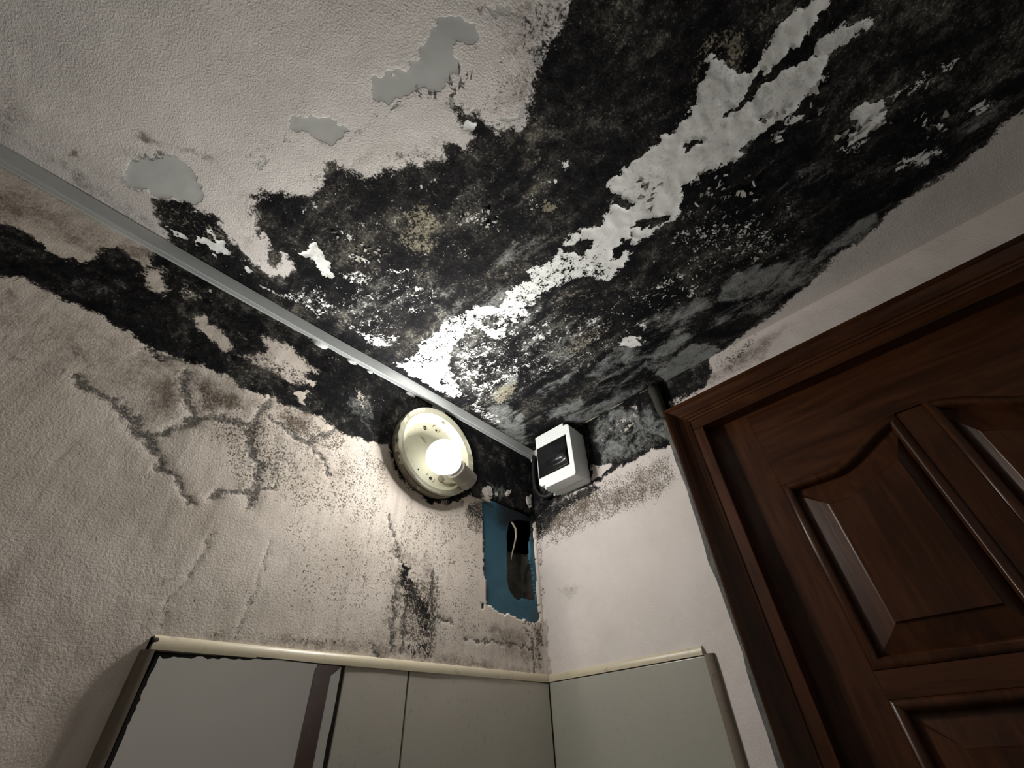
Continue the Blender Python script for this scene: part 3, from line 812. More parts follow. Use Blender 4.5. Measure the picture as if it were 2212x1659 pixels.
def drop_left(u, v):
    j = (fbm(u, v, 120, 5) - .5) * .006
    d = in_poly(BLUE, u + j, v + j)
    d |= (v < -.527) & (u > -.674)
    d |= np.hypot((u - NAIL[0]) / 1.0, (v - NAIL[1]) / 1.3) < .0042
    return d


chc = F.ch
dep = (fbm(F.U, F.V, 6, 171, 2) - .5) * .005 + (fbm(F.U, F.V, 50, 177) - .5) * .0007
dep += np.clip(chc['C'], 0, 1) * .0009 - chc['M'] * (fbm(F.U, F.V, 80, 183) - .45) * .0020
edge = np.clip(np.minimum(np.minimum(F.U - F.us[0], F.us[-1] - F.U), np.minimum(F.V - F.vs[0], F.vs[-1] - F.V)) / .02, 0, 1)
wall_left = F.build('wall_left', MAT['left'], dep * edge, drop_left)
tag(wall_left, 'beige plaster wall with black mould band, branching cracks and lamp', kind='structure')
bm = bmesh.new(); bm.from_mesh(wall_left.data)          # give the broken plaster edge its thickness
be = [e for e in bm.edges if len(e.link_faces) == 1 and all(-.20 < v.co.x < -.002 and -.45 < v.co.z - ZC < -.18 for v in e.verts)]
r = bmesh.ops.extrude_edge_only(bm, edges=be)
for v in [g for g in r['geom'] if isinstance(g, bmesh.types.BMVert)]: v.co.y += .007
bm.to_mesh(wall_left.data); bm.free()


def child_of_wall(o, wall):
    o.parent = wall
    return o


def cell_patch(name, mat, u0, u1, v0, v1, step, keep, depth, thick):
    """ragged sheet in the left wall, cut on a fine grid"""
    us = np.arange(u0, u1 + step / 2, step); vs = np.arange(v0, v1 + step / 2, step)
    bm = bmesh.new()
    U, V = np.meshgrid(us, vs, indexing='ij')
    D = depth(U, V)
    vv = {}

    def g(i, j):
        if (i, j) not in vv:
            vv[(i, j)] = bm.verts.new((U[i, j], D[i, j], V[i, j] + ZC))
        return vv[(i, j)]
    uc = (U[:-1, :-1] + U[1:, 1:]) / 2; vc = (V[:-1, :-1] + V[1:, 1:]) / 2
    K = keep(uc, vc)
    for i in range(len(us) - 1):
        for j in range(len(vs) - 1):
            if K[i, j]:
                bm.faces.new((g(i, j), g(i + 1, j), g(i + 1, j + 1), g(i, j + 1)))
    be = [e for e in bm.edges if len(e.link_faces) == 1]
    r = bmesh.ops.extrude_edge_only(bm, edges=be)
    for v in [q for q in r['geom'] if isinstance(q, bmesh.types.BMVert)]: v.co.y += thick
    for f in bm.faces: f.smooth = True
    me = bpy.data.meshes.new(name); bm.to_mesh(me); bm.free()
    me.materials.append(mat)
    o = bpy.data.objects.new(name, me); COL.objects.link(o)
    o.parent = wall_left
    return o


def jn(u, v, s): return (fbm(u, v, 140, s) - .5) * .006
bp_ = cell_patch('blue_paint_layer', MAT['blue'], -.192, -.002, -.438, -.19, .002,
                 lambda u, v: ~in_poly(HOLE, u + jn(u, v, 9), v + jn(u, v, 12)),
                 lambda u, v: .004 + (fbm(u, v, 22, 301) - .5) * .004 + .002 * np.clip((u + .1) / .1, 0, 1), .006)
tag(bp_, 'old blue paint laid bare around the hole')
# cavity behind the blue layer
mb = MB()
mb.add([(-.14, .011, -.44), (0.03, .011, -.44), (0.03, .011, -.19), (-.14, .011, -.19), (-.14, .16, -.44), (.03, .16, -.44), (.03, .16, -.19), (-.14, .16, -.19)],
       [(4, 5, 6, 7), (0, 1, 5, 4), (1, 2, 6, 5), (2, 3, 7, 6), (3, 0, 4, 7)])
cv = mb.build('wall_cavity', MAT['cavity_black'])
cv.parent = wall_left; cv.location = (0, 0, 0)
# rough mortar lump filling the lower part of the hole
us = np.linspace(-.125, .02, 30); vs = np.linspace(-.43, -.262, 34)
mb = MB(); vv = []
for u in us:
    for v in vs:
        top = -.285 + .05 * (u + .06) + .016 * float(fbm(np.array([u]), np.array([0.3]), 40, 5)[0])
        y = .032 + .02 * float(fbm(np.array([u]), np.array([v]), 26, 402, 4)[0]) + .05 * max(0, (v - top)) / .03 * (v > top) - .012 * max(0, (u + .035) / .03)
        vv.append((u, y, v))
n1 = len(vs)
mb.add(vv, [(i * n1 + j, (i + 1) * n1 + j, (i + 1) * n1 + j + 1, i * n1 + j + 1) for i in range(len(us) - 1) for j in range(n1 - 1)])
ml = mb.build('mortar_lump', MAT['cavity'], smooth=True); ml.parent = wall_left
# pale torn sliver hanging inside the opening
pts = [at(1106, 1128, 1, .006), at(1114, 1142, 1, .004), at(1115, 1158, 1, .002), at(1111, 1178, 1, .004), at(1107, 1192, 1, .006), at(1104, 1210, 1, .008)]
mb = MB(); secs = []
for i, p in enumerate(pts):
    w = [.006, .0045, .003, .0022, .002, .001][i]
    secs.append([p + np.array([-w, 0, 0]), p + np.array([0, -.0012, 0]), p + np.array([w, 0, 0]), p + np.array([0, .0012, 0])])
mb.sweep(secs); sl = mb.build('torn_sliver', MAT['sliver'], smooth=True); sl.parent = wall_left
# scaly loose pieces of old coat above the opening
for k, (px, py, rx, rz, mt) in enumerate([(1026, 1064, .011, .013, 'conduit'), (1056, 1062, .009, .014, 'flake_white'), (1140, 1082, .007, .012, 'flake_white'), (1096, 1066, .005, .006, 'flake_white'), (1050, 1080, .013, .004, 'flake_white')]):
    c = at(px, py, 1, -.001)
    rr = random.Random(k)
    loop = [(c[0] + rx * math.cos(a) * rr.uniform(.75, 1.15), -.0035 - .002 * rr.random(), c[2] + rz * math.sin(a) * rr.uniform(.75, 1.15)) for a in np.linspace(0, 2 * math.pi, 14, endpoint=False)]
    back = [(p[0], .002, p[2]) for p in loop]
    fl = MB().sweep([loop, back]).build('paint_flake', MAT[mt]); fl.parent = wall_left
for px, py, rx, rz in ((999.5, 1088, .0016, .008), (1146, 1092, .003, .005), (1072, 1068, .004, .005)):
    c = at(px, py, 1, -.001)
    loop = [(c[0] + rx * math.cos(a), -.003, c[2] + rz * math.sin(a)) for a in np.linspace(0, 2 * math.pi, 9, endpoint=False)]
    fl = MB().sweep([loop, [(p[0], .002, p[2]) for p in loop]]).build('paint_flake', MAT['flake_white']); fl.parent = wall_left
# nail hole: a little dark tube in the wall
mb = MB(); mb.lathe((NAIL[0], .0, NAIL[1]), (0, 1, 0), [(.0055, -.0005), (.0045, .001), (.004, .012)], 14)
nh = mb.build('plug_hole', MAT['hole']); nh.parent = wall_left
#@@RIGHT
# ================================================================== RIGHT WALL
F = Field(0, -1.17, 0.0, -.72, 0.0, .003, .006)
F.poly('M', [(1140, 1000), (1250, 915), (1402, 832), (1440, 800), (1530, 770), (1536, 800), (1525, 830), (1480, 862), (1440, 900), (1462, 955), (1440, 966), (1400, 974), (1382, 990),
             (1330, 1012), (1290, 1042), (1240, 1062), (1200, 1084), (1165, 1112), (1158, 1130), (1130, 1130)], 1.0, .008)
F.poly('M', [(1440, 826), (1510, 790), (1540, 776), (1560, 760), (1640, 715), (1625, 760), (1580, 800), (1520, 835), (1450, 880), (1438, 850)], .40, .02)
F.poly('M', [(1500, 800), (1520, 795), (1535, 820), (1520, 840), (1495, 850)], .85, .008)
F.poly('M', [(1150, 1110), (1280, 1040), (1300, 1058), (1215, 1105), (1185, 1140), (1160, 1180)], .74, .014)
F.poly('M', [(1155, 1130), (1172, 1120), (1176, 1340), (1180, 1460), (1160, 1460)], .38, .004)
for p, v, s in [([(1330, 908), (1360, 892), (1385, 895), (1360, 918), (1330, 922)], .12, .01), ([(1335, 928), (1362, 915), (1378, 905), (1370, 922), (1345, 936)], .12, .006),
                ([(1362, 880), (1375, 878), (1372, 892)], .8, .004), ([(1290, 915), (1320, 905), (1330, 935), (1300, 950)], .3, .01), ([(1278, 1010), (1320, 1000), (1300, 1030), (1280, 1035)], .95, .005),
                ([(1440, 866), (1490, 848), (1470, 870), (1445, 890)], .5, .008), ([(1545, 790), (1570, 785), (1560, 815), (1535, 825)], .8, .01)]:
    F.poly('M', p, v, s, 'sub')
for p, v, s in [([(1330, 908), (1360, 894), (1384, 896), (1360, 916), (1332, 920)], .5, .007), ([(1336, 930), (1362, 916), (1376, 908), (1368, 922), (1346, 936)], .58, .005), ([(1300, 935), (1310, 955), (1300, 960)], .5, .004)]:
    F.poly('W', p, v, s)
for p, v, s in [([(1165, 1100), (1290, 1040), (1440, 960), (1475, 1030), (1420, 1090), (1300, 1140), (1210, 1180), (1170, 1200)], .80, .03), ([(1162, 1100), (1290, 1045), (1310, 1080), (1210, 1150), (1170, 1170)], .95, .015),
                ([(1170, 1150), (1500, 1050), (1560, 1250), (1540, 1400), (1180, 1460)], .16, .05), ([(1190, 1270), (1260, 1270), (1240, 1340), (1190, 1330)], .42, .02), ([(1440, 830), (1640, 720), (1640, 760), (1480, 860)], .5, .02)]:
    F.poly('S', p, v, s)
for p, v, s in [([(1170, 1100), (1300, 1060), (1440, 980), (1440, 1060), (1300, 1120), (1180, 1160)], .50, .03), ([(1200, 1262), (1262, 1262), (1235, 1292), (1205, 1290)], .40, .012), ([(1450, 870), (1600, 760), (1700, 700), (1650, 770), (1500, 850)], .68, .025),
                ([(1172, 1340), (1184, 1340), (1190, 1460), (1176, 1460)], .5, .006), ([(1640, 720), (1760, 650), (1750, 690), (1660, 750)], .2, .02)]:
    F.poly('B', p, v, s)
for p, v, s in [([(1280, 900), (1340, 870), (1440, 890), (1450, 950), (1380, 985), (1290, 1020)], .62, .03), ([(1300, 960), (1330, 950), (1330, 985), (1300, 990)], .55, .012), ([(1270, 900), (1340, 870), (1330, 900), (1280, 930)], .4, .02)]:
    F.poly('G', p, v, s)
for p, v, s in [([(1310, 925), (1350, 905), (1360, 950), (1320, 960)], .4, .02), ([(1380, 900), (1440, 910), (1430, 950), (1390, 950)], .35, .02)]:
    F.poly('O', p, v, s)
DOOR_Y0, DOOR_Y1, DOOR_ZT = -.409, -1.064, -.109         # rough opening


def drop_right(u, v):
    return (u < DOOR_Y0) & (u > DOOR_Y1) & (v < DOOR_ZT)


dep = (fbm(F.U, F.V, 7, 271) - .5) * .005 + (fbm(F.U, F.V, 35, 277) - .5) * .001 - F.ch['M'] * (fbm(F.U, F.V, 80, 283) - .45) * .0020
edge = np.clip(np.minimum(np.minimum(F.U - F.us[0], F.us[-1] - F.U), np.minimum(F.V - F.vs[0], F.vs[-1] - F.V)) / .02, 0, 1)
wall_right = F.build('wall_right', MAT['right'], dep * edge, drop_right)
tag(wall_right, 'pinkish white wall with mould at the top, beside the brown door', kind='structure')
#@@SHELL
# ------------------------------------------------------------------ rest of the shell
XL, YB = -1.9, -1.15


def slab(name, a, b, mat, parent=None, **k):
    o = MB().box(a, b).build(name, mat, parent)
    return o


s_ = MB().box((-1.26 - .7, 0, .0), (.3, .3, .03))
o = slab('ceiling_slab', (XL - .1, YB - .1, .012), (.3, .3, .06), MAT['plain']); o.parent = ceiling
mb = MB().add([(XL, YB, 0), (-1.26, YB, 0), (-1.26, 0, 0), (XL, 0, 0)], [(0, 1, 2, 3)])
o = mb.build('ceiling_plaster', MAT['ceiling']); o.parent = ceiling
mb = MB()
mb.add([(XL, 0, 0), (-1.26, 0, 0), (-1.26, 0, -.72), (XL, 0, -.72)], [(0, 1, 2, 3)])
mb.add([(XL, 0, -.72), (-.674, 0, -.72), (-.674, 0, -ZC), (XL, 0, -ZC)], [(0, 1, 2, 3)])
o = mb.build('lower_plaster', MAT['left']); o.parent = wall_left
o = slab('wall_core', (-.72, .022, -ZC), (0.02, .05, -.5), MAT['grout']); o.parent = wall_left
o = slab('wall_core', (XL - .1, .17, -ZC), (.3, .25, .01), MAT['cavity']); o.parent = wall_left
mb = MB()
mb.add([(0, 0, -.72), (0, DOOR_Y0, -.72), (0, DOOR_Y0, -ZC), (0, 0, -ZC)], [(0, 1, 2, 3)])
mb.add([(0, DOOR_Y1, -.72), (0, YB, -.72), (0, YB, -ZC), (0, DOOR_Y1, -ZC)], [(0, 1, 2, 3)])
o = mb.build('lower_plaster', MAT['right']); o.parent = wall_right
o = slab('wall_core', (.09, .05, -ZC), (.12, YB - .1, .01), MAT['plain']); o.parent = wall_right
wb = slab('wall_back', (XL - .1, YB - .1, -ZC), (.12, YB, .01), MAT['plain']); tag(wb, 'plain painted wall behind the viewer', kind='structure')
wf = slab('wall_far', (XL - .1, YB, -ZC), (XL, .17, .01), MAT['plain']); tag(wf, 'plain painted wall on the far left', kind='structure')
fl = slab('floor', (XL - .1, YB - .1, -ZC - .05), (.12, .25, -ZC), MAT['floor']); tag(fl, 'grey tiled bathroom floor', kind='structure')

# window seen only in the mirror: brown frame with a gusseted corner and a frosted pane
win = root('window_1', (-.26, YB, -1.0)); tag(win, 'brown framed frosted window reflected in the mirror', kind='structure')
y0, y1 = YB, YB + .02
pf = [(-.288, -1.1), (-.288, -.372), (-.284, -.372), (-.284, -.31), (-.02, -.31), (-.02, -.358), (-.200, -.358), (-.236, -.390), (-.235, -1.1)]
n = len(pf)
mb = MB().add([(x, y1, z) for x, z in pf] + [(x, y0 - .002, z) for x, z in pf],
              [tuple(range(n)), tuple(range(2 * n - 1, n - 1, -1))] + [(i, n + i, n + (i + 1) % n, (i + 1) % n) for i in range(n)])
mb.build('window_frame', MAT['frame_brown'], win)
MB().box((-.236, y0 - .001, -1.1), (-.02, y0 + .006, -.33)).build('window_pane', MAT['pane'], win)

# ------------------------------------------------------------------ tiles and trims
TZ = -.531


def tile(wall, a, b, mat):
    o = MB().box(a, b).build('tile', mat)
    bevel(o, .0012, 2); o.parent = wall
    return o


T = .006
jx = at(885, 1440, 1, -T)[0]
# grout bed behind the tiles
o = slab('grout_bed', (-.448, -.0035, -1.3), (-.004, .03, -.529), MAT['grout']); o.parent = wall_left
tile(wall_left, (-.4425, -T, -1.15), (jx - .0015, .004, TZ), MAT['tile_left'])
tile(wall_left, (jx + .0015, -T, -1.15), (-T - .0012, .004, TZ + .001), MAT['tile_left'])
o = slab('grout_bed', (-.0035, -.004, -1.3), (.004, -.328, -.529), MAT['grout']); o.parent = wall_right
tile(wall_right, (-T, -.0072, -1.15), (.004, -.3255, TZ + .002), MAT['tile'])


def quarter(name, wall_axis, a, b, r, mat, seg=8, jitter=.0, extra=None):
    """quarter-round strip along the tile edge: flat back on the wall, rounded nose towards the plaster side.
    a, b: end points on the wall plane; the tile lies on the side of 'extra'"""
    a = np.array(a, float); b = np.array(b, float)
    t = (b - a) / np.linalg.norm(b - a)
    nrm = np.array([0, -1.0, 0]) if wall_axis == 1 else np.array([-1.0, 0, 0])
    side = np.array(extra, float); side -= t * (side @ t); side /= np.linalg.norm(side)    # towards the tile
    prof = []
    for k in range(seg + 1):
        q = math.pi / 2 * k / seg
        prof.append((-math.cos(q) * r[0], math.sin(q) * r[1] + .0004))
    prof += [(.0025, r[1] + .0004), (.0025, -.002), (-r[0], -.002)]
    secs = []
    for i in range(13):
        p = a + (b - a) * i / 12
        wob = jitter * math.sin(i * 2.1)
        secs.append([p + side * (u + .0 * wob) + nrm * (w + wob * (w > 0)) for u, w in prof])
    return MB().sweep(secs, True, True)


zt = -.532
P0 = at(338, 1386, 1, 0); P1 = at(1177, 1470, 1, 0)
At, Ab, Bt, Bb = at(340, 1374, 1, -.001)[2], at(340, 1399, 1, -.004)[2], at(1176, 1455, 1, -.001)[2], at(1176, 1471, 1, -.004)[2]
RT = ((At - Ab) + (Bt - Bb)) / 2
mb = quarter('trim', 1, (-.672, 0, Ab), (-.003, 0, Bb), (RT, .0070), None, 8, .0003, (0, 0, -1))
t1 = mb.build('trim_1', MAT['trim']); smooth_by_angle(t1, 35); tag(t1, 'cream rounded tile trim along the left wall above mirror and tiles', kind='structure')
mb = MB(); mb.lathe((-.6722, -.0038, (At + Ab) / 2), (1, -.05, .15), [(.0036, -.0008), (.0038, -.0004), (.0031, .004), (.001, .006)], 16)
hh = mb.build('trim_hollow', MAT['hole'], None, True); hh.parent = t1
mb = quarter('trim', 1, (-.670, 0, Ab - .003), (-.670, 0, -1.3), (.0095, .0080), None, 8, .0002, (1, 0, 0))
t2 = mb.build('trim_2', MAT['trim_brown']); smooth_by_angle(t2, 35); tag(t2, 'dark tile trim running down left of the mirror, shade put into its colour', kind='structure')
Ct, Cb, Dt, Db = at(1186, 1455, 0, -.001)[2], at(1186, 1471, 0, -.004)[2], at(1514, 1397, 0, -.001)[2], at(1514, 1412, 0, -.004)[2]
mb = quarter('trim', 0, (0, -.006, Cb), (0, -.323, Db), (((Ct - Cb) + (Dt - Db)) / 2, .0068), None, 8, .0002, (0, 0, -1))
t3 = mb.build('trim_3', MAT['trim']); smooth_by_angle(t3, 35); tag(t3, 'cream rounded tile trim along the right wall up to its chipped end', kind='structure')
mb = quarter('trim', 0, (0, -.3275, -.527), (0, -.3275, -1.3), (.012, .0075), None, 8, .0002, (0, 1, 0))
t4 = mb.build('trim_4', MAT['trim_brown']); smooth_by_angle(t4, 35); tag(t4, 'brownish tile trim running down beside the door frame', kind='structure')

# ------------------------------------------------------------------ mirror
ang = math.radians(8)
nm = np.array([-math.sin(ang), -math.cos(ang), 0.0]); pm = np.array([-.553, -.008, -.6]); tm = np.array([math.cos(ang), -math.sin(ang), 0.0])


def mir(px, py): return hit(px, py, pm, nm)


c_tl, c_tr, c_bl, c_br = mir(347, 1409), mir(738, 1440), mir(231, 1659), mir(699, 1659)


def ext(a, b, z): return a + (b - a) * (z - a[2]) / (b[2] - a[2])


mroot = root('wall_mirror', (-.55, 0, -1.1)); tag(mroot, 'frameless mirror with blackened edges set among the tiles of the left wall', 'mirror')
c_bl = ext(c_tl, c_bl, -1.1); c_br = ext(c_tr, c_br, -1.1)
q0 = mir(357, 1403)
loop = [c_tl, q0 + (mir(372, 1403) - q0) * .3, c_tr, c_br, c_bl]
n = len(loop)
fr = [p - nm * -.0 for p in loop]; bk = [p - nm * .004 for p in loop]
mb = MB().add(fr + bk, [tuple(range(n)), tuple(range(2 * n - 1, n - 1, -1))] + [(i, n + i, n + (i + 1) % n, (i + 1) % n) for i in range(n)])
mb.build('mirror_glass', MAT['mirror'], mroot)


def rot_strip(pts, ws, side, seed):
    """ragged strip of blackened silver lying on the glass"""
    rr = random.Random(seed); A = []; B = []
    for i in range(len(pts) - 1):
        for k in range(8):
            u = k / 8
            p = pts[i] * (1 - u) + pts[i + 1] * u
            w = ws[i] * (1 - u) + ws[i + 1] * u
            A.append(p + nm * .0005); B.append(p + nm * .0005 + side * w * rr.uniform(.7, 1.25))
    A.append(pts[-1] + nm * .0005); B.append(pts[-1] + nm * .0005 + side * ws[-1])
    vs = []
    for a, b in zip(A, B): vs += [a, b]
    m = MB().add(vs, [(2 * i, 2 * i + 2, 2 * i + 3, 2 * i + 1) for i in range(len(A) - 1)])
    m2 = MB().add([v for v in m.v] + [tuple(np.array(v) - nm * .0004) for v in m.v], [f for f in m.f] + [tuple(i + len(m.v) for i in f[::-1]) for f in m.f])
    return m2.build('blackened_edge', MAT['rot'], mroot)


rot_strip([mir(350, 1403), mir(430, 1408), mir(520, 1416), mir(600, 1423), mir(739, 1438)], [.0075, .006, .004, .0010, .0010], np.array([0, 0, -1.0]), 1)
rot_strip([mir(740, 1440), mir(727, 1520), mir(712, 1600), ext(c_tr, c_br, -.8), c_br], [.0012, .0018, .0024, .003, .003], -tm, 2)
rot_strip([mir(344, 1404), mir(300, 1490), mir(262, 1580), ext(c_tl, c_bl, -.8), c_bl], [.003, .004, .0035, .004, .004], tm, 3)
#@@DOOR
# ------------------------------------------------------------------ door
door = root('door_1', (0, -.74, -ZC)); tag(door, 'dark brown panelled wooden door with arched panels in its frame', kind='structure')
LX = .028                                                 # leaf face


def prism_run(name, prof, path, mat, closed=False):
    """prof: list of (offset outward across the run, height out of the wall); path: list of (y,z) with mitre normals given"""
    secs = []
    for (y, z), (ny, nz) in path:
        secs.append([(-h, y + ny * o, z + nz * o) for o, h in prof])
    return MB().sweep(secs, True, True).build(name, mat, door)


# casing: thick outer edge stepping down to the opening
CP = [(0.0, -.004), (0.0, .004), (.004, .0055), (.0055, .0085), (.008, .0095), (.0105, .0085), (.012, .0115), (.020, .017), (.028, .0205), (.032, .0185), (.034, .022), (.0385, .022), (.0405, .019), (.0405, -.004)]
yi, zi, yj = -.4315, -.1265, -1.0415                       # inner edge of the casing
zb = -ZC
CPV = [(0.0, -.004), (0.0, .004), (.004, .0046), (.010, .0062), (.018, .011), (.026, .017), (.032, .0205), (.036, .022), (.0385, .022), (.0405, .019), (.0405, -.004)]
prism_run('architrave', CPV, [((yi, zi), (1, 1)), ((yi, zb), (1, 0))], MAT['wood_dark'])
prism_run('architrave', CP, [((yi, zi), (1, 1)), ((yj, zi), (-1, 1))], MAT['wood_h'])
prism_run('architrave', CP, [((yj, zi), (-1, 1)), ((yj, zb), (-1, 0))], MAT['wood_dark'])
# jambs (flat front strip and deep reveal)
JY, JZ, JY2 = -.4525, -.1475, -1.0205
def jamb(a, b, m): bevel(MB().box(a, b).build('jamb', m, door), .0015)
jamb((-.002, yi + .004, zb), (.085, JY, JZ - .0006), MAT['wood_v'])
jamb((-.002, yi + .004, zi + .004), (.085, yj - .004, JZ), MAT['wood_h'])
jamb((-.002, yj - .004, zb), (.085, JY2, JZ - .0006), MAT['wood_v'])
# caulk strip between plaster and casing on the left
mb = MB(); secs = []
for i, z in enumerate(np.linspace(-.10, -1.4, 40)):
    w = .008 + .003 * math.sin(i * .9) + .0015 * math.sin(i * 2.3)
    secs.append([(.003, -.3885 + w * .1 + .012, z), (-.0012, -.3885 + w, z), (-.0022, -.3885 + .002, z), (-.0015, -.3905, z), (.003, -.3905, z)])
mb.sweep(secs); cb = mb.build('plaster_fillet', MAT['right'], door); tag(cb, 'uneven grey plaster edge along the frame')

# leaf
CYC = -.7435                                              # centre line
y_l, y_m0 = -.5300, -.7255                                # left panel opening
z_at, z_ab = -.3005, -.5725                               # flat part of the arch, bottom of the upper panels
z_pk = -.2520
BOT = -2.235


def arch(y):                                              # top edge of the left upper opening (mirrored for the right one)
    if y < CYC: y = 2 * CYC - y
    u = (-.608 - y) / (.725 - .608)
    u = min(1, max(0, u))
    s = u * u * (3 - 2 * u) * .75 + .25 * math.sin(u * math.pi / 2)
    return z_at + (z_pk - z_at) * s


LT = .038
def board(name, a, b, m):
    return bevel(MB().box((LX, a[0], a[1]), (LX + LT, b[0], b[1])).build(name, m, door), .0008)


yl_out, yr_out = JY + .006, JY2 - .006
MIR = lambda y: 2 * CYC - y
board('stile', (yl_out, BOT), (y_l, JZ + .004), MAT['wood_v'])
board('stile', (MIR(y_l), BOT), (yr_out, JZ + .004), MAT['wood_v'])
board('muntin', (y_m0, z_ab), (MIR(y_m0), z_pk - .002), MAT['wood_v'])
board('lock_rail', (y_l, -.6045), (MIR(y_l), z_ab), MAT['wood_h'])
board('muntin', (y_m0, -1.25), (MIR(y_m0), -.6045), MAT['wood_v'])
board('mid_rail', (y_l, -1.40), (MIR(y_l), -1.25), MAT['wood_h'])
board('muntin', (y_m0, -2.05), (MIR(y_m0), -1.40), MAT['wood_v'])
board('bottom_rail', (y_l, BOT), (MIR(y_l), -2.05), MAT['wood_h'])
ys = list(np.linspace(y_l, MIR(y_l), 97))
mb = MB(); secs = []
for y in ys:
    z = arch(y) if not (MIR(y_m0) < y < y_m0) else z_pk
    secs.append([(LX, y, JZ + .004), (LX, y, z), (LX + LT, y, z), (LX + LT, y, JZ + .004)])
mb.sweep(secs).build('top_rail', MAT['wood_h'], door)


def offset_loop(L, d):
    n = len(L); out = []
    for i in range(n):
        p0, p1, p2 = np.array(L[i - 1]), np.array(L[i]), np.array(L[(i + 1) % n])
        e1 = (p1 - p0) / (np.linalg.norm(p1 - p0) + 1e-12); e2 = (p2 - p1) / (np.linalg.norm(p2 - p1) + 1e-12)
        n1 = np.array([-e1[1], e1[0]]); n2 = np.array([-e2[1], e2[0]])
        m = n1 + n2; k = m @ n1
        out.append(tuple(p1 + m * d / max(k, .35)))
    return out


def loop_pts(ya, yb, zt_fun, zb_, flip):
    L = [(ya, zb_)] + [(y, zt_fun(y)) for y in np.linspace(ya, yb, 40)] + [(yb, zb_)]
    if flip: L = [(MIR(y), z) for y, z in L][::-1]
    A = sum(L[i][0] * L[(i + 1) % len(L)][1] - L[(i + 1) % len(L)][0] * L[i][1] for i in range(len(L)))
    return L[::-1] if A < 0 else L                          # turn so that offset_loop moves inward


def panel(flip, zt_fun, zb_, ft_fun, fb_):
    L = loop_pts(y_l, y_m0, zt_fun, zb_, flip)
    fld = loop_pts(-.5825, -.6935, ft_fun, fb_, flip)       # the raised field, point for point
    lv = [(0.0, .0005), (.0006, -.0012), (.004, -.0030), (.0075, -.0034), (.0105, -.0022), (.0128, .0008), (.0150, .009)]
    secs = [[(LX + h, y, z) for y, z in offset_loop(L, d)] for d, h in lv]
    m = MB().sweep(secs, True, False).build('panel_moulding', MAT['wood_v'], door); smooth_by_angle(m, 50)
    inner = offset_loop(L, .0150)
    mixp = lambda k: [(a[0] * (1 - k) + b[0] * k, a[1] * (1 - k) + b[1] * k) for a, b in zip(inner, fld)]
    secs = [[(LX + .009, y, z) for y, z in inner], [(LX + .0005, y, z) for y, z in mixp(.90)], [(LX - .0002, y, z) for y, z in mixp(.95)], [(LX - .0030, y, z) for y, z in fld]]
    MB().sweep(secs, True, True).build('panel', MAT['wood_v'], door)


for flip in (False, True):
    panel(flip, arch, z_ab, lambda y: -.356 + (arch(y) - z_at) * .8, -.524)
    panel(flip, lambda y: -.6045, -1.25, lambda y: -.655, -1.20)
    panel(flip, lambda y: -1.40, -2.05, lambda y: -1.45, -2.0)
#@@THINGS
# ------------------------------------------------------------------ cable trunking in the corner of left wall and ceiling
D, H = .0160, .0217
tk = root('cable_trunking', (-.7, 0, 0)); tag(tk, 'long white plastic cable trunking running under the mouldy ceiling along left wall', 'trunking')
xs = np.linspace(-1.55, -.0015, 60)


def wobble(x): return .0012 * math.sin(x * 7.3 + .6) + .0006 * math.sin(x * 17)


def run(prof): return [[(x, -(y) + wobble(x), z + wobble(x + 3) * .6) for y, z in prof] for x in xs]


HR = .0272
mb = MB().sweep(run([(.0008, -.0022), (D, -.0022), (D, -HR + .0008), (D - .0008, -HR), (.0045, -H - .0006), (.0045, -H + .0008), (.0008, -H + .0008)]))
o = mb.build('trunking_lid', MAT['pvc_white'], tk)
mb = MB().sweep(run([(.0, -.003), (.0040, -.003), (.0040, -H - .0006), (.0, -H - .0006)]))
o = mb.build('trunking_base', MAT['pvc_white'], tk)
rr = random.Random(3)
for k, (x, sc) in enumerate(((-.615, 1.2), (-.548, .8), (-.505, .5), (-.402, 1.0), (-.322, 1.5))):
    # dabs of filler squeezed out under the trunking
    c = (x, -.002, -H - .004)
    loop = lambda s, y: [(c[0] + s * sc * .013 * math.cos(a) * rr.uniform(.8, 1.2), y, c[2] + s * sc * .006 * math.sin(a) * rr.uniform(.7, 1.2)) for a in np.linspace(0, 2 * math.pi, 12, endpoint=False)]
    MB().sweep([loop(1, .002), loop(1, -.001), loop(.6, -.0035)]).build('filler_dab', MAT['filler'], tk, True)

# ------------------------------------------------------------------ lamp: enamelled pan, socket and bare bulb
LC = np.array([-.3314, 0, -.1487])
lamp = root('wall_lamp', LC); tag(lamp, 'round yellowed enamel wall lamp with a bare glowing bulb in the corner', 'lamp')


def chip(i, q):
    if i in (2, 3):
        a = (q % (2 * math.pi))
        return .0012 * math.sin(23 * a) * max(0, math.sin(2.1 * a + 1.3)) + .0006 * math.sin(51 * a) + .0010 * math.sin(3 * a + .5)
    return 0


nrm = (0, -1, 0)
pan = MB().lathe(LC, nrm, [(.0952, -.002), (.0962, .002), (.0980, .020), (.0987, .0245), (.0972, .0252), (.0880, .0222), (.0860, .0226), (.0845, .0210), (.0790, .0120), (.0770, .0100), (.0745, .0062), (.0700, .0054), (.001, .0054)], 96, chip).build('lamp_pan', MAT['enamel'], lamp)
smooth_by_angle(pan, 50)
side = MB().lathe(LC, nrm, [(.0958, -.002), (.0968, .002), (.0986, .0195), (.0978, .0195), (.0950, .001)], 96).build('pan_side', MAT['enamel_dirty_shaded'], lamp, True)
tag(side, 'grimy outer side of the pan, with its shade in the colour')


def pan_pt(px, py, d): return at(px, py, 1, -d)


def disc(name, px, py, r, mat, d=.0058, h=.0006, n=16, ring=None):
    p = pan_pt(px, py, d)
    return MB().lathe((p[0], -d + .0004, p[2]), nrm, [(r, 0), (r, h * .7), (r * .82, h), (.0001, h)] if ring is None else ring, n).build(name, mat, lamp, True)


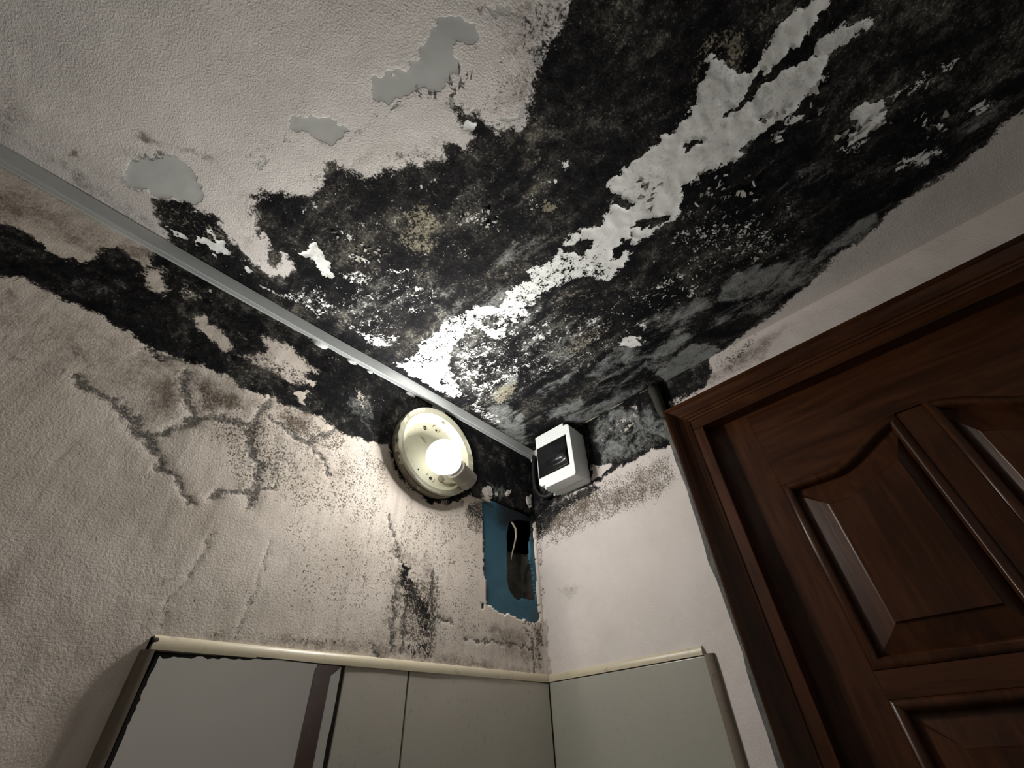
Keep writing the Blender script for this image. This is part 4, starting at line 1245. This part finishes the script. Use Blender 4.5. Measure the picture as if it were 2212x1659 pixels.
disc('mounting_slot', 918, 924, .0050, MAT['hole'])
MB().box(pan_pt(914, 921, .0064) + np.array([-.001, -.0002, -.0008]), pan_pt(922, 928, .0064) + np.array([.001, .0002, .0008])).build('slot_bar', MAT['enamel_dirty_shaded'], lamp)
disc('screw', 942, 930, .0026, MAT['hole'], h=.0016)
disc('screw', 930, 1033, .0034, MAT['hole'], h=.0018)
for (a, b) in (((921, 1026), (925, 1022)), ((935, 1041), (939, 1036)), ((935, 922), (940, 919)), ((946, 935), (951, 930))):
    p, q = pan_pt(*a, .0062), pan_pt(*b, .0062)
    MB().tube([p, (p + q) / 2 + np.array([0, -.0006, 0]), q], .0009, 6).build('pressed_rib', MAT['enamel_dirty_shaded'], lamp)
disc('punched_hole', 904, 1014, .0022, MAT['hole'], n=4)
disc('punched_hole', 884, 942, .0012, MAT['hole'])
disc('punched_hole', 876, 995, .0012, MAT['hole'], .012)
for px, py, d in ((957, 915, .0175), (983, 1058, .0175), (857, 957, .014), (904, 1054, .014)):
    disc('rivet', px, py, .0042, MAT['enamel'], d, ring=[(.0042, 0), (.0040, .0016), (.0026, .0028), (.0001, .0032)])
# cord hole plate and smudge beside the socket
disc('knockout_plate', 953, 1035, .0085, MAT['enamel_dirty_shaded'], h=.0012, n=20)
p = [pan_pt(958, 1040, .009), pan_pt(970, 1045, .012), pan_pt(985, 1047, .014), pan_pt(998, 1042, .016), pan_pt(1010, 1034, .02)]
MB().tube(p, [.002, .003, .0035, .003, .002], 8).build('lamp_wire', MAT['sliver'], lamp, True)
p = [pan_pt(910, 944, .006), pan_pt(916, 948, .0075), pan_pt(918, 953, .008), pan_pt(923, 957, .006)]
MB().tube(p, [.001, .002, .002, .001], 6).build('dried_drip', MAT['sliver'], lamp, True)
# bulb
BC = at(958.6, 987, 1, -.052)
BE = at(1006, 1034, 1, -.040)
ax = BC - BE; ax /= np.linalg.norm(ax)
R = .0355
prof = []
for k in range(0, 19):
    q = math.pi * k / 18 * .80
    prof.append((max(.0002, R * math.sin(q)), R * math.cos(q)))
prof += [(.0175, -.034)]
gl = MB().lathe(BC, ax, prof, 40).build('bulb_globe', MAT['bulb'], lamp, True); tag(gl, 'glowing white bulb globe')
MB().lathe(BC, ax, [(.0180, -.031), (.0172, -.036), (.0160, -.046), (.0160, -.05)], 32).build('bulb_neck', MAT['socket'], lamp, True)
MB().lathe(BC, ax, [(.0195, -.040), (.0215, -.0405), (.0218, -.044), (.0200, -.046), (.0200, -.066), (.021, -.068), (.021, -.084), (.012, -.086)], 32).build('lamp_socket', MAT['socket'], lamp)
ld = bpy.data.lights.new('bulb_light', 'POINT')
ld.energy = LAMP_POWER; ld.color = LAMP_COLOR; ld.shadow_soft_size = R + .0035
ld.use_nodes = True
nt = ld.node_tree
em = nt.nodes['Emission']
fo = nt.nodes.new('ShaderNodeLightFalloff')
fo.inputs['Strength'].default_value = 1.0; fo.inputs['Smooth'].default_value = LAMP_SMOOTH
# the bulb throws more light forwards, along its axis, than back past its socket
ge = nt.nodes.new('ShaderNodeNewGeometry')
dp = nt.nodes.new('ShaderNodeVectorMath'); dp.operation = 'DOT_PRODUCT'
dp.inputs[1].default_value = tuple(ax)
nt.links.new(ge.outputs['Incoming'], dp.inputs[0])
mr = nt.nodes.new('ShaderNodeMapRange')
mr.inputs['From Min'].default_value = -1.0; mr.inputs['From Max'].default_value = 1.0
mr.inputs['To Min'].default_value = LAMP_BACK; mr.inputs['To Max'].default_value = 1.0
nt.links.new(dp.outputs['Value'], mr.inputs['Value'])
mu = nt.nodes.new('ShaderNodeMath'); mu.operation = 'MULTIPLY'
nt.links.new(fo.outputs['Quadratic'], mu.inputs[0]); nt.links.new(mr.outputs['Result'], mu.inputs[1])
nt.links.new(mu.outputs[0], em.inputs['Strength'])
lo = bpy.data.objects.new('bulb_light', ld); COL.objects.link(lo)
lo.parent = lamp; lo.location = tuple(BC - LC)

# ------------------------------------------------------------------ breaker box on the right wall
Y0, Y1, Z0, Z1, DX = -.0691, -.1755, -.163, -.0137, .0609
bx = root('breaker_box', (0, (Y0 + Y1) / 2, Z0)); tag(bx, 'small white surface mounted breaker box with dark window, on the right wall at the corner', 'breaker box')


def outline(o=0.0, notch=True):
    y0, y1, z0, z1 = Y0 + o, Y1 - o, Z0 - o, Z1 + o
    n = .0085; r = .004
    L = []
    L += [(y0, z1), (y1 + .0165, z1), (y1 + .0165, z1 - n), (y1 + .006, z1 - n), (y1, z1 - n - .006)]
    L += [(y1, z0 + r), (y1 + r * .3, z0 + r * .3), (y1 + r, z0)]
    L += [(y0 - .0165, z0), (y0 - .0165, z0 + n), (y0 - .006, z0 + n), (y0, z0 + n + .006)]
    return L


def extrude_x(L, x0, x1):
    n = len(L)
    return MB().sweep([[(x0, y, z) for y, z in L], [(x1, y, z) for y, z in L]])


o = extrude_x(outline(-.0012), .002, -.030).build('box_body', MAT['box_white'], bx); bevel(o, .0012, 2)
# cover with a real window opening
WY0, WY1, WZ0, WZ1 = -.0725, -.1625, -.1325, -.0490
oc = outline(0)
mb = MB()
cells_y = [Y0, WY0, WY1, Y1]; cells_z = [Z1, WZ1, WZ0, Z0]
o = extrude_x(outline(0), -.028, -DX + .006)
o = o.build('box_cover', MAT['box_white'], bx); bevel(o, .0018, 3)
for a, b in (((Y0, Z1 - .0), (Y1, WZ1)), ((Y0, WZ0), (Y1, Z0))):
    pass
# front frame: four rails standing proud around the window, following the notched outline
def rail(L): 
    q = extrude_x(L, -DX + .0065, -DX).build('front_rail', MAT['box_white'], bx); bevel(q, .0015, 3)
n_ = .0085
rail([(Y0, Z1), (Y1 + .0165, Z1), (Y1 + .0165, Z1 - n_), (Y1 + .006, Z1 - n_), (Y1, Z1 - n_ - .006), (Y1, WZ1), (Y0, WZ1)])
rail([(Y0, WZ0), (Y1, WZ0), (Y1, Z0 + .004), (Y1 + .004, Z0), (Y0 - .0165, Z0), (Y0 - .0165, Z0 + n_), (Y0 - .006, Z0 + n_), (Y0, Z0 + n_ + .006)])
rail([(WY1, WZ1 + .001), (Y1, WZ1 + .001), (Y1, WZ0 - .001), (WY1, WZ0 - .001)])
rail([(Y0, WZ1 + .001), (WY0 + .0018, WZ1 + .001), (WY0 + .0018, WZ0 - .001), (Y0, WZ0 - .001)])
# stepped ribs of the knock-outs along the two notched corners
for k in range(5):
    x = -.006 - .0105 * k
    MB().lathe((x, Y1 + .0125, Z1 - .009), (0, 0, 1), [(.0048, -.012), (.0048, .0045), (.0042, .0058), (.001, .006)], 14).build('knockout_rib', MAT['box_white'], bx, True)
    MB().lathe((x, Y0 - .0125, Z0 + .009), (0, 0, -1), [(.0048, -.012), (.0048, .0045), (.0042, .0058), (.001, .006)], 14).build('knockout_rib', MAT['box_white'], bx, True)


def smoke():
    N = NT('smoked_window_plastic')
    return N.out((.009, .009, .010), .26, .28, 0, .08)


MAT['smoke'] = smoke()
# smoked flap: gently bowed sheet with a scooped pull at its lower edge
ny, nz = 24, 26
vv = []
for i in range(ny + 1):
    for j in range(nz + 1):
        u = i / ny; w = j / nz
        y = WY0 - .002 + (WY1 + .004 - WY0) * u + 0
        z = WZ1 - .0015 + (WZ0 + .003 - WZ1) * w
        x = -DX - .0005 - .0035 * math.sin(math.pi * w) * 1.0
        d2 = ((u - .66) / .36) ** 2 + ((w - .64) / .20) ** 2
        x -= .007 * max(0, 1 - d2) ** .5 * (1 if w < .78 else .35)
        vv.append((x, y, z))
n1 = nz + 1
fs = [(i * n1 + j, (i + 1) * n1 + j, (i + 1) * n1 + j + 1, i * n1 + j + 1) for i in range(ny) for j in range(nz)]
o = MB().add(vv, fs).build('window_flap', MAT['smoke'], bx, True); tag(o, 'smoked black window flap with a bulging pull')
md = o.modifiers.new('solid', 'SOLIDIFY'); md.thickness = .0018
MB().box((-DX + .001, WY0 + .0005, WZ1 + .0005), (-DX + .0062, WY1 - .0005, WZ0 - .0005)).build('window_recess', MAT['black_plastic'], bx)
MB().lathe((-.012, Y0 - .0065, Z0 + .0035), (0, 0, -1), [(.003, -.004), (.0032, .001), (.002, .003), (.001, .0032)], 14).build('screw', MAT['pvc_white'], bx, True)

# ------------------------------------------------------------------ cables and conduit
pts = [at(x, y, 0, -.016) for x, y in ((1153, 985), (1152, 1005), (1152, 1025), (1154, 1045), (1158, 1060), (1167, 1070), (1179, 1073), (1190, 1068), (1196, 1058))]
o = MB().tube(pts, .0048, 12).build('black_cable', MAT['cable_black'], None, True); tag(o, 'thick black cable looping out under the breaker box', 'cable')
p0, p1 = at(1232, 930, 0, -.004), at(1404, 836, 0, -.004)
pp = [p0 + (p1 - p0) * k / 14 + np.array([0, 0, .0012 * math.sin(k * 1.3)]) for k in range(15)]
o = MB().tube(pp, .0022, 8).build('thin_cable', MAT['thin_cable'], None, True); tag(o, 'thin dirty cream cable along the ceiling edge right of the breaker box', 'cable')
a, b = at(1410, 838, 0, -.012), at(1436, 902, 0, -.012)
pts = [a + (b - a) * k / 9 for k in range(10)]
o = MB().tube([pts[0] + np.array([.004, .004, .004])] + pts, [.006] + [.0115, .0122, .0118, .0112, .0108, .0112, .0110, .0100, .009, .007], 16).build('conduit_stub', MAT['conduit'], None, True)
tag(o, 'short mould covered conduit stub between ceiling and door frame corner', 'conduit')

# ------------------------------------------------------------------ loose curled paint flakes hanging from the ceiling
REG = [([(1440, 480), (1700, 470), (1700, 560), (1480, 600)], 60, .006), ([(1480, 380), (1620, 360), (1640, 440), (1500, 460)], 26, .008), ([(1780, 300), (1920, 210), (1940, 260), (1820, 340)], 12, .009),
       ([(1950, 240), (2060, 240), (2050, 300), (1980, 300)], 10, .007), ([(1330, 560), (1520, 560), (1500, 660), (1380, 660)], 40, .007), ([(1000, 440), (1080, 450), (1080, 500), (990, 490)], 18, .006),
       ([(720, 500), (800, 500), (900, 620), (800, 640)], 30, .006), ([(880, 200), (1010, 120), (1030, 200), (930, 230)], 14, .006), ([(1640, 260), (1780, 180), (1780, 240), (1680, 310)], 12, .008), ([(1380, 390), (1440, 400), (1420, 460), (1380, 460)], 10, .007)]
rr = random.Random(11)
shapes = []
for k in range(14):
    n = rr.choice((5, 6, 7))
    angs = sorted(rr.uniform(0, 6.28) for _ in range(n))
    top = [(rr.uniform(.45, 1.2) * math.cos(a), .6 * rr.uniform(.45, 1.2) * math.sin(a)) for a in angs]
    vs = [(x, y, -.22 * x * x - .10 * y) for x, y in top] + [(x * .98, y * .98, -.22 * x * x - .10 * y + .05) for x, y in top]
    fs = [tuple(range(n))[::-1], tuple(range(n, 2 * n))] + [(i, (i + 1) % n, n + (i + 1) % n, n + i) for i in range(n)]
    me = bpy.data.meshes.new('paint_flake'); me.from_pydata(vs, [], fs); me.materials.append(MAT['flake_white' if k % 3 else 'flake_grey'])
    shapes.append(me)
for poly, cnt, sz in REG:
    Q = FC.plane(poly)
    lo_, hi_ = Q.min(0), Q.max(0)
    c = 0
    while c < cnt:
        u = rr.uniform(lo_[0], hi_[0]); v = rr.uniform(lo_[1], hi_[1])
        if not in_poly(Q, np.array([u]), np.array([v]))[0]: continue
        c += 1
        o = bpy.data.objects.new('paint_flake', rr.choice(shapes)); COL.objects.link(o)
        s = sz * rr.uniform(.35, .95)
        o.scale = (s, s, s)
        o.rotation_euler = (rr.uniform(-.2, .2), rr.uniform(-.2, .2), rr.uniform(0, 6.28))
        o.location = (u, v, ZC - .0012)
        o.parent = ceiling

for o in bpy.data.objects:
    if '_base' in o.keys(): del o['_base']
